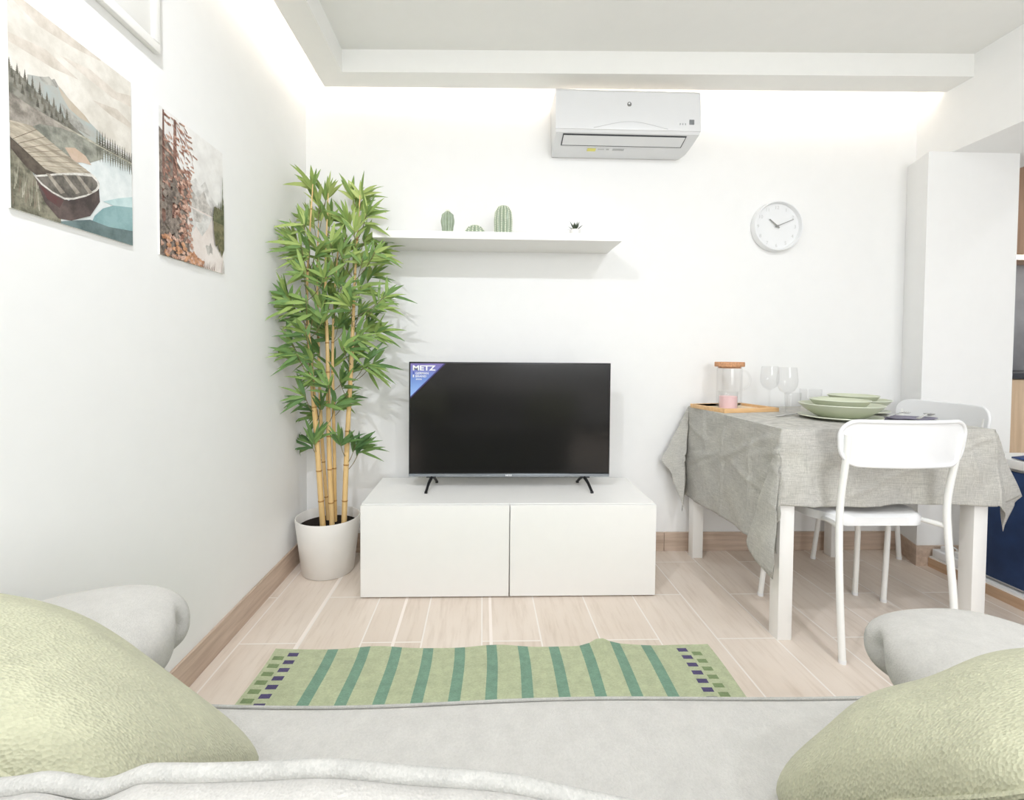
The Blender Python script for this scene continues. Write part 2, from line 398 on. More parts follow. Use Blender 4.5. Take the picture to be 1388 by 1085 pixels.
q.l(q.ramp(mr.outputs[0], [(0, lin((150, 186, 236))), (.55, lin((112, 142, 208))), (1, lin((120, 104, 168)))]), q.b.inputs['Base Color']); q.b.inputs['Roughness'].default_value = .35
xs, zs, ye = TX0 + .007, TZ1 - .007, TY - .0018
w = MB(); P = [(xs, zs), (xs, zs - .150), (xs + .150, zs)]
w.add([(a, ye, c) for a, c in P] + [(a, ye + .0006, c) for a, c in P], [(0, 1, 2), (5, 4, 3), (0, 3, 4, 1), (1, 4, 5, 2), (2, 5, 3, 0)])
w.add([(xs, ye + .0001, zs - .150), (xs, ye + .0001, zs - .158), (xs + .158, ye + .0001, zs), (xs + .150, ye + .0001, zs)], [(0, 1, 2, 3)], 1)
st = build('corner_sticker', w, [q.m, plain('sticker_edge', (58, 50, 110), .4)], tv, flat=True); st['label'] = 'blue and violet triangular sticker with white lettering'
w = MB()
put_text(w, 'METZ', .031, lambda x, y, z: (xs + .009 + x, ye - .0004 - z, zs - .031 + y), bold=.0010, sx=1.30)
put_text(w, 'GERMAN', .014, lambda x, y, z: (xs + .022 + x, ye - .0004 - z, zs - .049 + y), bold=.0002, sx=1.05)
put_text(w, 'BRAND', .014, lambda x, y, z: (xs + .022 + x, ye - .0004 - z, zs - .0625 + y), bold=.0002, sx=1.05)
put_text(w, 'since', .011, lambda x, y, z: (xs + .024 + x, ye - .0004 - z, zs - .074 + y), bold=.0002, sx=1.2)
w.box(xs + .011, xs + .016, ye - .0006, ye, zs - .049, zs - .037, mi=1); w.box(xs + .011, xs + .016, ye - .0006, ye, zs - .0625, zs - .051)
build('sticker_lettering', w, [M['white_plastic'], plain('sticker_blue', (60, 80, 170), .4)], st, ang=10)

# ------------------------------------------------------------------ air conditioner
AX0, AX1 = .322, .982
ac = thing('air_conditioner', ((AX0 + AX1) / 2, YB - .09, 1.962), 'white wall-mounted air conditioner above the television', 'air conditioner')
prof = [(2.300, 2.198, 0), (2.150, 2.200, 0), (2.132, 2.195, 0), (2.122, 2.180, 0), (2.116, 2.10, 0), (2.114, 2.010, 0), (2.120, 2.000, .0), (2.160, 1.9866, .003), (2.200, 1.9727, .007), (2.236, 1.9602, .014), (2.285, 1.9585, .024), (2.300, 1.962, .03)]
w = MB(); n = len(prof)
V = [(AX0 + .25 * k, y, z) for y, z, k in prof] + [(AX1 - k, y, z) for y, z, k in prof]
w.add(V, [tuple(range(n)), tuple(range(2 * n - 1, n - 1, -1))] + [(i, (i + 1) % n, n + (i + 1) % n, n + i) for i in range(n)])
build('body', w, M['ac'], ac, ang=30)
fp = [(2.150, 2.2015), (2.130, 2.1985), (2.119, 2.185), (2.112, 2.10), (2.108, 2.022), (2.110, 2.012), (2.117, 2.010), (2.122, 2.03), (2.126, 2.18), (2.150, 2.195)]
fpo = build('front_panel', MB().prism(fp, AX0 - .002, AX1 + .002), M['ac'], ac, ang=30)
def arc_line(w, pts, r, mi=0): w.tube(pts, r, 6, mi)
w = MB(); pts = []
for k in range(31):
    t_ = k / 30; x = AX0 + .17 + t_ * .34; pts.append((x, 2.1085 + .0, 2.018 + .03 * math.sin(PI * t_) ** 1.3))
arc_line(w, [(p[0], p[1] + (p[2] - 2.02) * .05, p[2]) for p in pts], .0016)
build('panel_groove', w, plain('groove_grey', (196, 197, 198), .5), fpo)
# air outlet: dark frame line and the louver flap
def pl(s_, t_):  # point on the sloping outlet face
    a = Vector((0, 2.126, 1.9985)); b2 = Vector((0, 2.232, 1.9615)); p = a + (b2 - a) * t_; return p.y, p.z
nrm = Vector((0, -.33, -.944))
def slab(w, x0, x1, t0, t1, d0, d1, mi=0):
    P = []
    for d in (d0, d1):
        for x, t_ in ((x0, t0), (x1, t0), (x1, t1), (x0, t1)):
            y, z = pl(0, t_); P.append((x, y + nrm.y * d, z + nrm.z * d))
    w.hexa(P, mi)
w = MB(); slab(w, AX0 + .035, AX1 - .055, .02, .63, -.004, .0035)
build('air_outlet', w, M['gap'], ac)
w = MB(); slab(w, AX0 + .039, AX1 - .059, .075, .595, .0, .0040)
build('louver', w, M['ac'], ac)
w = MB(); w.box(AX1 - .052, AX1 - .030, 2.1065, 2.110, 2.040, 2.062, bev=.001); build('display', w, plain('display_grey', (128, 132, 134), .3), ac)
for k in range(3):
    build('indicator_light', MB().box(AX1 - .096 + k * .012, AX1 - .093 + k * .012, 2.1055, 2.111, 2.038, 2.045), plain('indicator_grey', (176, 178, 180), .4) if k == 0 else bpy.data.materials['indicator_grey'], ac)
w = MB(); cx = (AX0 + AX1) / 2 + .003
V = []; n = 20
w.add([(cx + .010 * math.cos(2 * PI * i / n), 2.1135 + d, 2.128 + .011 * math.sin(2 * PI * i / n)) for d in (0, .004) for i in range(n)], [tuple(range(n - 1, -1, -1))] + [(i, (i + 1) % n, n + (i + 1) % n, n + i) for i in range(n)])
w.add([(cx - .006 + x, 2.1130, 2.128 + z) for x, z in ((0, .002), (.005, .008), (.010, .004), (.006, -.001))], [(0, 1, 2, 3)], 1)
build('round_emblem', w, [plain('emblem_grey', (120, 120, 118), .4), M['white_plastic']], ac, ang=20)
w = MB(); slab(w, AX0 + .165, AX0 + .205, .78, .93, .001, .003, 0)
build('warning_sticker', w, plain('sticker_yellow', (222, 216, 120), .5), ac)
w = MB(); slab(w, AX0 + .215, AX0 + .245, .80, .83, .001, .003); slab(w, AX0 + .255, AX0 + .268, .79, .85, .001, .003); slab(w, AX0 + .285, AX0 + .34, .78, .80, .001, .003); slab(w, AX0 + .285, AX0 + .34, .84, .86, .001, .003)
build('printed_marks', w, plain('print_grey', (186, 187, 186), .5), ac)

# ------------------------------------------------------------------ shelf and its plants
SX0, SX1, SY, SZ = -.487, .612, 2.052, 1.527
tag(build('wall_shelf', MB().box(SX0, SX1, SY, YB, SZ - .033, SZ, bev=.0012, seg=1), M['white']), 'long white floating shelf holding small cacti', 'shelf')
def cactus(x, y, prof, ribs, depth, label, spines=0, n=72):
    o = thing('ceramic_cactus', (x, y, SZ), label, 'cactus ornament', 'ceramic cacti on the shelf')
    Hh = prof[-1][1]
    def fn(r, z, a):
        k = abs(math.cos(ribs * a / 2))
        return r * (1 - depth + depth * (1 - (1 - k) ** 2))
    pr = []
    for i in range(31):
        z = Hh * i / 30; pr.append((max(.0003, interp([(p[1], p[0]) for p in prof], z)[0]), z))
    pr = [(.0003, 0)] + pr
    b_ = build('cactus_body', MB().lathe(pr, n, (0, 0, 0), fn=fn), M['cactus'], o, world=False, ang=80)
    if spines:
        w = MB()
        for i in range(ribs):
            a = 2 * PI * i / ribs
            for k in range(spines):
                z = Hh * (k + .5) / spines * .97; r = interp([(p[1], p[0]) for p in prof], z)[0]
                s = .0034
                c = Vector((r * math.cos(a), r * math.sin(a), z)); N = Vector((math.cos(a), math.sin(a), .2)).normalized(); T = Vector((-math.sin(a), math.cos(a), 0)); B = N.cross(T)
                w.add([c + T * s, c + B * s * 1.2, c - T * s, c - B * s * 1.2, c + N * s], [(0, 1, 4), (1, 2, 4), (2, 3, 4), (3, 0, 4)])
        sp_ = build('spines', w, M['cactus_light'], o, world=False, flat=True)
    return o
cactus(-.166, 2.13, [(.021, 0), (.026, .03), (.031, .065), (.027, .092), (.014, .106), (.0, .111)], 10, .22, 'rounded smooth green ceramic cactus at the left of the shelf', 0)
w = MB()
for a in range(5):
    an = a * 2 * PI / 5
    w.tube([(0, 0, .104), (.006 * math.cos(an), .006 * math.sin(an), .113), (.010 * math.cos(an), .010 * math.sin(an), .115)], [.004, .003, .001], 6)
build('bud', w, M['cactus_light'], [o for o in COL.objects if o.get('label', '').startswith('rounded smooth')][0], world=False)
cactus(-.042, 2.13, [(.046, 0), (.044, .02), (.034, .036), (.018, .046), (.0, .050)], 14, .16, 'low dome-shaped ceramic cactus between its two taller neighbours', 5)
cactus(.087, 2.13, [(.037, 0), (.040, .03), (.041, .07), (.038, .105), (.028, .128), (.014, .138), (.0, .141)], 14, .14, 'tallest spiny ceramic cactus on the shelf', 17)
su = thing('potted_succulent', (.417, 2.13, SZ), 'tiny dark spiky succulent in white pot at the shelf right', 'succulent')
build('pot', MB().lathe([(.0003, 0), (.020, 0), (.026, .034), (.023, .034), (.022, .028), (.0003, .028)], 24), M['white_pot'], su, world=False)
w = MB()
for k in range(22):
    a = k * 2.39996; e = .25 + 1.15 * (k / 22); L = .030 + .016 * math.sin(k * 1.7) ** 2
    d = Vector((math.cos(a) * math.cos(e), math.sin(a) * math.cos(e), math.sin(e))); sd = Vector((-math.sin(a), math.cos(a), 0)); up_ = d.cross(sd)
    o_ = Vector((0, 0, .028)) + d * .004
    w.add([o_ - sd * .0035, o_ + sd * .0035, o_ + d * L * .5 + sd * .0042 + Vector((0, 0, .002)), o_ + d * L + Vector((0, 0, .004)), o_ + d * L * .5 - sd * .0042 + Vector((0, 0, .002)), o_ + d * L * .45 + up_ * .003], [(0, 1, 5), (1, 2, 5), (2, 3, 5), (3, 4, 5), (4, 0, 5), (0, 4, 3, 2, 1)])
build('leaves', w, M['succ'], su, world=False, flat=True)

# ------------------------------------------------------------------ clock
ck = thing('wall_clock', (1.458, YB, 1.638), 'round white wall clock with thin grey hands', 'clock')
def yl(V): return [(x, -z, y) for x, y, z in V]
w = MB(); w.lathe([(.118, 0), (.1235, .004), (.1240, .036), (.1215, .0395), (.1160, .0395), (.1135, .036), (.1125, .018)], 72); w.v = yl(w.v)
build('rim', w, M['white_plastic'], ck, world=False)
w = MB(); w.lathe([(.0003, .018), (.113, .018), (.113, .002), (.0003, .002)], 72); w.v = yl(w.v)
fc = build('dial', w, M['white_plastic'], ck, world=False)
NG = plain('numeral_grey', (212, 213, 212), .5)
for k in range(1, 13):
    a = PI / 2 - k * PI / 6; w = MB()
    put_text(w, str(k), .024, lambda x, y, z: (.094 * math.cos(a) + x, -.0186 - z, .094 * math.sin(a) + y - .0085), align='CENTER')
    build('numeral', w, NG, fc, world=False, ang=10)
def hand(ang, L, wd, yy):
    d = Vector((math.cos(ang), 0, math.sin(ang))); s2 = Vector((-d.z, 0, d.x)) * wd / 2; b0 = -d * .014
    P = [b0 - s2, b0 + s2, d * L + s2 * .7, d * L - s2 * .7]
    return MB().hexa([(p.x, yy, p.z) for p in P] + [(p.x, yy - .0015, p.z) for p in P])
HG = plain('hand_grey', (150, 150, 148), .4)
build('hour_hand', hand(math.radians(140), .052, .007, -.024), HG, ck, world=False)
build('minute_hand', hand(math.radians(23), .086, .0045, -.027), HG, ck, world=False)
w = MB(); w.lathe([(.0003, .030), (.005, .030), (.005, .018), (.0003, .018)], 16); w.v = yl(w.v)
build('hub', w, HG, ck, world=False)

# ------------------------------------------------------------------ prints and panel on the left wall
def print_mat(name, c, c2=None, scale=14, rough=.6, stretch=(1, 1, 1)):
    q = NT(name); q.b.inputs['Roughness'].default_value = rough; q.b.inputs['Specular IOR Level'].default_value = .3
    f_ = q.noise(q.coord(scale=stretch), scale, 6, .68); q.l(q.ramp(f_, [(.38, lin(tuple((.94 if scale < 12 else .86) * k for k in c))), (.62, lin(c2 or c))]), q.b.inputs['Base Color']); return q.m
class Art:
    def __init__(s, y0, y1, z0, z1):
        s.y0, s.y1, s.z0, s.z1 = y0, y1, z0, z1; s.mb = MB(); s.k = 0; s.mats = []
    def layer(s, P, m):
        s.k += 1; x = XL + .0042 + .00001 * s.k
        P = [(min(1, max(0, a)), min(1, max(0, b))) for a, b in P]
        Q = []
        for p in P:
            if not Q or (abs(p[0] - Q[-1][0]) + abs(p[1] - Q[-1][1])) > 1e-5: Q.append(p)
        if m not in s.mats: s.mats.append(m)
        s.mb.poly([(x, s.y0 + a * (s.y1 - s.y0), s.z0 + b * (s.z1 - s.z0)) for a, b in Q], s.mats.index(m))
    def tree(s, a, b, hgt, wd, m, seed=0, down=False):
        rn = random.Random(seed); n_ = 6; L = []; Rr = []; sg = -1 if down else 1
        for i in range(n_):
            t0 = i / n_; z = b + sg * hgt * t0; ww = wd * (1 - t0) * rn.uniform(.8, 1.15)
            L += [(a - ww, z), (a - ww * .45, z + sg * hgt * .10)]; Rr += [(a + ww, z), (a + ww * .45, z + sg * hgt * .10)]
        s.layer(L + [(a, b + sg * hgt)] + Rr[::-1], m)
    def blob(s, a, b, ra, rb, m, seed=0, rough=.65, n_=13):
        rn = random.Random(seed)
        s.layer([(a + ra * math.cos(2 * PI * i / n_) * rn.uniform(1 - rough, 1 + rough * .5), b + rb * math.sin(2 * PI * i / n_) * rn.uniform(1 - rough, 1 + rough * .5)) for i in range(n_)], m)
    def done(s, label):
        o = thing('art_print', (XL, (s.y0 + s.y1) / 2, s.z0), label, 'picture', 'landscape prints on the left wall')
        build('board', MB().box(XL, XL + .004, s.y0, s.y1, s.z0, s.z1), M['paper'], o)
        build('picture', s.mb, s.mats, o, flat=True, fix=False); return o
PM = {k: print_mat('print_' + k, *v) for k, v in {
    'sky': ((222, 216, 205), (236, 232, 224), 8), 'cloud': ((204, 194, 180), (224, 216, 206), 10), 'peak': ((150, 148, 142), (188, 186, 178), 26), 'snow': ((206, 204, 196), (176, 186, 184), 24), 'ridge': ((214, 196, 172), (196, 186, 170), 20),
    'slope': ((122, 120, 110), (150, 148, 138), 40), 'pine': ((92, 90, 80), (122, 118, 106), 60), 'pinefar': ((120, 120, 108), (146, 146, 134), 60), 'bank': ((140, 134, 124), (176, 168, 158), 34), 'reflect': ((132, 134, 124), (166, 166, 154), 30), 'peach': ((224, 196, 170), (206, 184, 166), 24),
    'water': ((222, 230, 230), (240, 243, 242), 7), 'teal': ((112, 152, 156), (150, 182, 184), 9), 'deep': ((92, 112, 114), (118, 136, 136), 12), 'plank': ((176, 164, 146), (204, 194, 176), 16, .6, (1, 1, 6)), 'plankdark': ((120, 106, 92), (146, 132, 116), 30), 'dockside': ((76, 68, 60), (104, 94, 84), 30),
    'reed': ((112, 110, 94), (152, 148, 130), 50), 'reedlight': ((176, 172, 152), (198, 194, 178), 50), 'hull': ((84, 74, 72), (110, 96, 92), 24), 'hullred': ((120, 70, 72), (96, 76, 74), 24), 'inside': ((96, 92, 86), (128, 122, 114), 40), 'gunwale': ((214, 210, 202), (232, 229, 222), 40), 'bench': ((150, 142, 130), (178, 170, 158), 40),
    'fog': ((242, 240, 237), (246, 245, 243), 8), 'mist': ((226, 223, 219), (236, 234, 231), 24), 'mistdark': ((196, 190, 184), (222, 217, 212), 34), 'rust': ((152, 104, 88), (196, 156, 140), 60), 'rustlight': ((190, 142, 122), (224, 190, 172), 60), 'brown': ((120, 108, 100), (158, 146, 136), 60), 'orange': ((186, 128, 92), (222, 172, 138), 60), 'trunk': ((118, 86, 76), (146, 112, 100), 40), 'dgreen': ((92, 98, 70), (124, 124, 96), 60), 'dgreenr': ((108, 108, 78), (136, 130, 100), 50), 'pinkwater': ((238, 226, 219), (242, 234, 229), 10)}.items()}
# print one: rowing boat at a jetty on a mountain lake
A = Art(.8795, 1.1732, 1.2461, 1.6407)
A.layer([(0, 0), (1, 0), (1, 1), (0, 1)], PM['sky'])
A.layer([(0, .97), (.2, .93), (.45, .95), (.7, .99), (.7, 1), (0, 1)], PM['cloud']); A.layer([(.35, .86), (.6, .90), (.85, .88), (1, .92), (1, .85), (.8, .83), (.6, .84)], PM['cloud']); A.layer([(0, .80), (.25, .84), (.5, .80), (.3, .77), (0, .76)], PM['cloud']); A.layer([(.62, .74), (.85, .78), (1, .75), (1, .72), (.8, .72)], PM['cloud'])
A.layer([(0, 0), (1, 0), (1, .51), (0, .51)], PM['water'])
A.layer([(.12, .51), (.12, .66), (.2, .685), (.24, .70), (.27, .716), (.29, .708), (.31, .722), (.335, .70), (.37, .69), (.42, .665), (.48, .645), (.55, .628), (.60, .605), (.67, .585), (.74, .56), (.80, .54), (.9, .51)], PM['snow'])
A.layer([(.2, .685), (.24, .70), (.27, .716), (.29, .708), (.31, .722), (.335, .70), (.33, .685), (.29, .68), (.25, .665), (.22, .67)], PM['peak']); A.layer([(.335, .70), (.42, .665), (.55, .628), (.60, .60), (.50, .60), (.42, .615), (.36, .66)], PM['ridge']); A.layer([(.36, .62), (.45, .60), (.55, .565), (.6, .53), (.4, .53)], PM['peak'])
A.layer([(.66, .51), (.75, .57), (.85, .56), (.95, .55), (1, .54), (1, .51)], PM['mist'])
A.layer([(0, .51), (0, .645), (.06, .64), (.12, .62), (.2, .60), (.3, .575), (.4, .55), (.5, .525), (.56, .51)], PM['slope'])
for k in range(26): A.tree(.005 + k * .0165, .64 - .10 * (k / 26) ** 1.1 - .035 * (k % 3), .05 + .02 * ((k * 7) % 5) / 5, .016, PM['pine'], k)
A.layer([(0, .39), (0, .53), (.1, .52), (.25, .515), (.5, .512), (.66, .509), (.5, .50), (.35, .485), (.2, .45), (.14, .42)], PM['bank'])
A.layer([(.14, .42), (.2, .455), (.35, .49), (.5, .505), (.66, .509), (.72, .49), (.70, .44), (.62, .40), (.56, .37), (.5, .38), (.44, .345), (.36, .36), (.25, .385)], PM['reflect'])
A.layer([(.38, .40), (.46, .425), (.55, .41), (.60, .375), (.52, .365), (.45, .345)], PM['peach'])
A.layer([(.30, .507), (.42, .503), (.62, .5005), (1, .5005), (1, .513), (.6, .513)], PM['reedlight'])
for k in range(15): A.tree(.655 + k * .0245, .508, .085 - .035 * (k / 15) + .02 * ((k * 5) % 4) / 4, .017, PM['pinefar' if k % 3 == 0 else 'pine'], 50 + k)
for k in range(15): A.tree(.655 + k * .0245, .500, .075 - .02 * (k / 15) + .02 * ((k * 3) % 4) / 4, .018, PM['pinefar'], 80 + k, True)
A.layer([(.56, 0), (.62, .10), (.70, .16), (.80, .20), (1, .24), (1, 0)], PM['teal']); A.layer([(.70, .20), (.85, .255), (1, .30), (1, .235), (.8, .2)], print_mat('print_paleteal', (178, 208, 210), (204, 224, 224), 9)); A.layer([(.3, 0), (.42, .03), (.58, .07), (.75, .065), (1, .09), (1, 0)], PM['deep'])
A.layer([(0, 0), (0, .33), (.1, .25), (.16, .18), (.22, .10), (.34, .06), (.34, 0)], PM['reed'])
for k in range(22):
    a = .01 + (k * .37 % 1) * .2; b0 = .02 + (k * .61 % 1) * .12; A.layer([(a, b0), (a + .006, b0), (a + .012 + .02 * ((k % 5) - 2) / 2, b0 + .12)], PM['reedlight' if k % 2 else 'plankdark'])
A.layer([(0, .325), (.23, .245), (.40, .255), (.40, .235), (.19, .19), (.10, .215), (0, .275)], PM['dockside'])
A.layer([(0, .40), (.14, .425), (.36, .372), (.61, .325), (.60, .31), (.40, .252), (.23, .243), (0, .327)], PM['plank'])
for k in range(7):
    t_ = (k + .5) / 7.5; A.layer([(.0 + .23 * t_, .327 - .084 * t_), (.0 + .23 * t_ + .004, .327 - .084 * t_ - .001), (.14 + .47 * t_ + .004, .425 - .1 * t_), (.14 + .47 * t_, .425 - .1 * t_ + .001)], PM['plankdark'])
A.layer([(.155, .185), (.22, .08), (.32, .02), (.42, .03), (.58, .09), (.67, .19), (.66, .28), (.40, .13)], PM['hull']); A.layer([(.18, .16), (.24, .10), (.33, .075), (.36, .12), (.25, .14)], PM['hullred'])
A.layer([(.145, .19), (.20, .158), (.28, .138), (.37, .128), (.44, .145), (.55, .19), (.645, .245), (.668, .27), (.668, .295), (.64, .315), (.61, .325), (.59, .327), (.45, .29), (.32, .25), (.22, .215)], PM['gunwale'])
A.layer([(.165, .188), (.21, .166), (.28, .147), (.37, .138), (.44, .155), (.55, .2), (.63, .25), (.65, .275), (.645, .295), (.60, .312), (.45, .278), (.32, .24), (.22, .205)], PM['inside'])
for a in (.30, .42, .53): A.layer([(a - .07, .225 + (a - .3) * .24), (a - .04, .23 + (a - .3) * .24), (a + .075, .165 + (a - .3) * .25), (a + .04, .15 + (a - .3) * .25)], PM['bench'])
A.done('lake print with rowing boat moored at a wooden jetty')
# print two: autumn pines by a misty mountain lake
A = Art(1.270, 1.5706, 1.2461, 1.6407)
A.layer([(0, 0), (1, 0), (1, 1), (0, 1)], PM['fog'])
A.layer([(.35, .42), (.42, .60), (.52, .66), (.60, .62), (.68, .68), (.76, .60), (.85, .56), (.95, .50), (.95, .42)], PM['mist']); A.layer([(.36, .43), (.45, .56), (.55, .52), (.66, .60), (.72, .52), (.84, .47), (.84, .43)], PM['mistdark'])
A.layer([(.40, .43), (.90, .43), (.88, .455), (.6, .47), (.42, .47)], PM['mistdark'])
A.layer([(.3, 0), (1, 0), (1, .43), (.3, .43)], PM['pinkwater']); A.layer([(.40, .42), (.80, .42), (.72, .32), (.62, .24), (.52, .30), (.44, .20)], PM['mist']); A.layer([(.46, .42), (.66, .41), (.6, .34), (.5, .33)], PM['mistdark']); A.blob(.76, .16, .07, .05, PM['mistdark'], 3)
A.layer([(0, 0), (0, .86), (.06, .84), (.12, .80), (.2, .72), (.3, .66), (.40, .60), (.40, .40), (.38, .25), (.42, .10), (.5, 0)], PM['brown'])
A.layer([(.16, .15), (.20, .98), (.235, .98), (.25, .15)], PM['trunk']); A.layer([(.03, .2), (.05, .99), (.07, .99), (.08, .2)], PM['trunk'])
rn = random.Random(4)
for k in range(150):
    b_ = rn.uniform(.50, .985); a = rn.uniform(.04, .30 + .22 * (1 - abs(b_ - .78) / .3) if abs(b_ - .78) < .3 else .36); L = rn.uniform(.03, .09); d = rn.uniform(-1.2, .2)
    A.layer([(a, b_), (a + L * math.cos(d), b_ + L * .6 * math.sin(d)), (a + L * math.cos(d) * .9, b_ + L * .6 * math.sin(d) - .012), (a, b_ - .010)], PM['rust' if k % 3 else 'rustlight'])
for k in range(110): A.blob(rn.uniform(.20, .44), rn.uniform(.12, .60), .030, .016, PM['rustlight' if k % 2 else 'rust'], k)
for k in range(36): A.blob(rn.uniform(.0, .26), rn.uniform(.14, .55), .05, .03, PM['brown'], 300 + k)
for k in range(80):
    a = rn.uniform(0, .62); A.blob(a, rn.uniform(0, max(.03, .20 - a * .26)), .032, .018, PM['orange' if k % 3 else 'rustlight'], 500 + k)
A.layer([(.80, .43), (.82, .52), (1, .52), (1, .20), (.95, .13), (.93, .19), (.90, .16), (.88, .22), (.84, .20), (.81, .30)], PM['dgreenr'])
for k in range(7): A.tree(.81 + k * .03, .40, .10 + .025 * ((k * 3) % 5) / 5 + .02 * k, .03, PM['dgreen'], 700 + k)
A.tree(.975, .40, .40, .022, PM['dgreen'], 777); A.layer([(.95, .0), (1, .0), (1, .06), (.98, .12)], PM['mistdark'])
for k in range(9): a = .56 + .03 * k; A.layer([(a, .0), (a + .012, .0), (a + .02, .03 + .02 * (k % 3))], PM['trunk'])
A.done('autumn print with rusty pines beside a misty lake')
ep = thing('electrical_panel', (XL, 1.07, 1.765), 'white framed flush panel high on left wall above the prints', 'electrical panel')
w = MB()
for a in ((.88, 1.262, 1.765, 1.790), (.88, 1.262, 2.125, 2.15), (.88, .905, 1.79, 2.125), (1.237, 1.262, 1.79, 2.125)): w.box(XL, XL + .017, a[0], a[1], a[2], a[3], bev=.002)
build('frame', w, M['white'], ep)
build('door', MB().box(XL, XL + .012, .908, 1.234, 1.793, 2.122, bev=.002), M['white'], ep)

# ------------------------------------------------------------------ potted bamboo
PX, PY = -.700, 2.115
bp = thing('potted_bamboo', (PX, PY, 0), 'tall artificial bamboo in white round pot in the corner', 'plant')
build('pot', MB().lathe([(.0003, 0), (.108, 0), (.113, .004), (.141, .245), (.1395, .25), (.136, .25), (.134, .245), (.131, .20), (.0003, .20)], 64, (PX, PY, 0)), M['white_pot'], bp, ang=50)
w = MB(); w.lathe([(.0003, .212), (.06, .214), (.10, .210), (.1325, .206), (.1325, .201), (.0003, .201)], 40, (PX, PY, 0), fn=lambda r, z, a: r)
build('soil', w, M['soil'], bp)
CANES = [[(-.712, 2.08, .205), (-.736, 2.07, .624), (-.757, 2.06, .951), (-.769, 2.05, 1.24), (-.746, 2.06, 1.722)],
 [(-.678, 2.1, .205), (-.691, 2.1, .586), (-.697, 2.1, .984), (-.706, 2.1, 1.313), (-.693, 2.1, 1.698)],
 [(-.676, 2.14, .205), (-.681, 2.14, .579), (-.684, 2.13, .985), (-.667, 2.12, 1.317), (-.644, 2.12, 1.581)],
 [(-.625, 2.1, .205), (-.609, 2.1, .61), (-.589, 2.1, .985), (-.576, 2.1, 1.315), (-.553, 2.1, 1.691)],
 [(-.715, 2.16, .205), (-.744, 2.16, .609), (-.757, 2.16, .984), (-.763, 2.16, 1.322), (-.756, 2.16, 1.624)]]
CR = [.0125, .0115, .0085, .012, .0085]
cpaths = []
for P, r in zip(CANES, CR):
    sm = smooth_path(P, 14); cpaths.append(sm); n = len(sm)
    rad = [r * (1 - .85 * (i / (n - 1)) ** 1.6) for i in range(n)]
    w = MB(); w.tube(sm, rad, 10)
    zn = .30
    for i in range(1, n - 1):
        if sm[i].z > zn:
            d = (sm[i + 1] - sm[i - 1]).normalized(); w.tube([sm[i] - d * .003, sm[i], sm[i] + d * .003], [rad[i] * 1.02, rad[i] * 1.14, rad[i] * 1.02], 10, mi=1); zn = sm[i].z + .13
    build('cane', w, [M['cane'], M['cane_node']], bp)
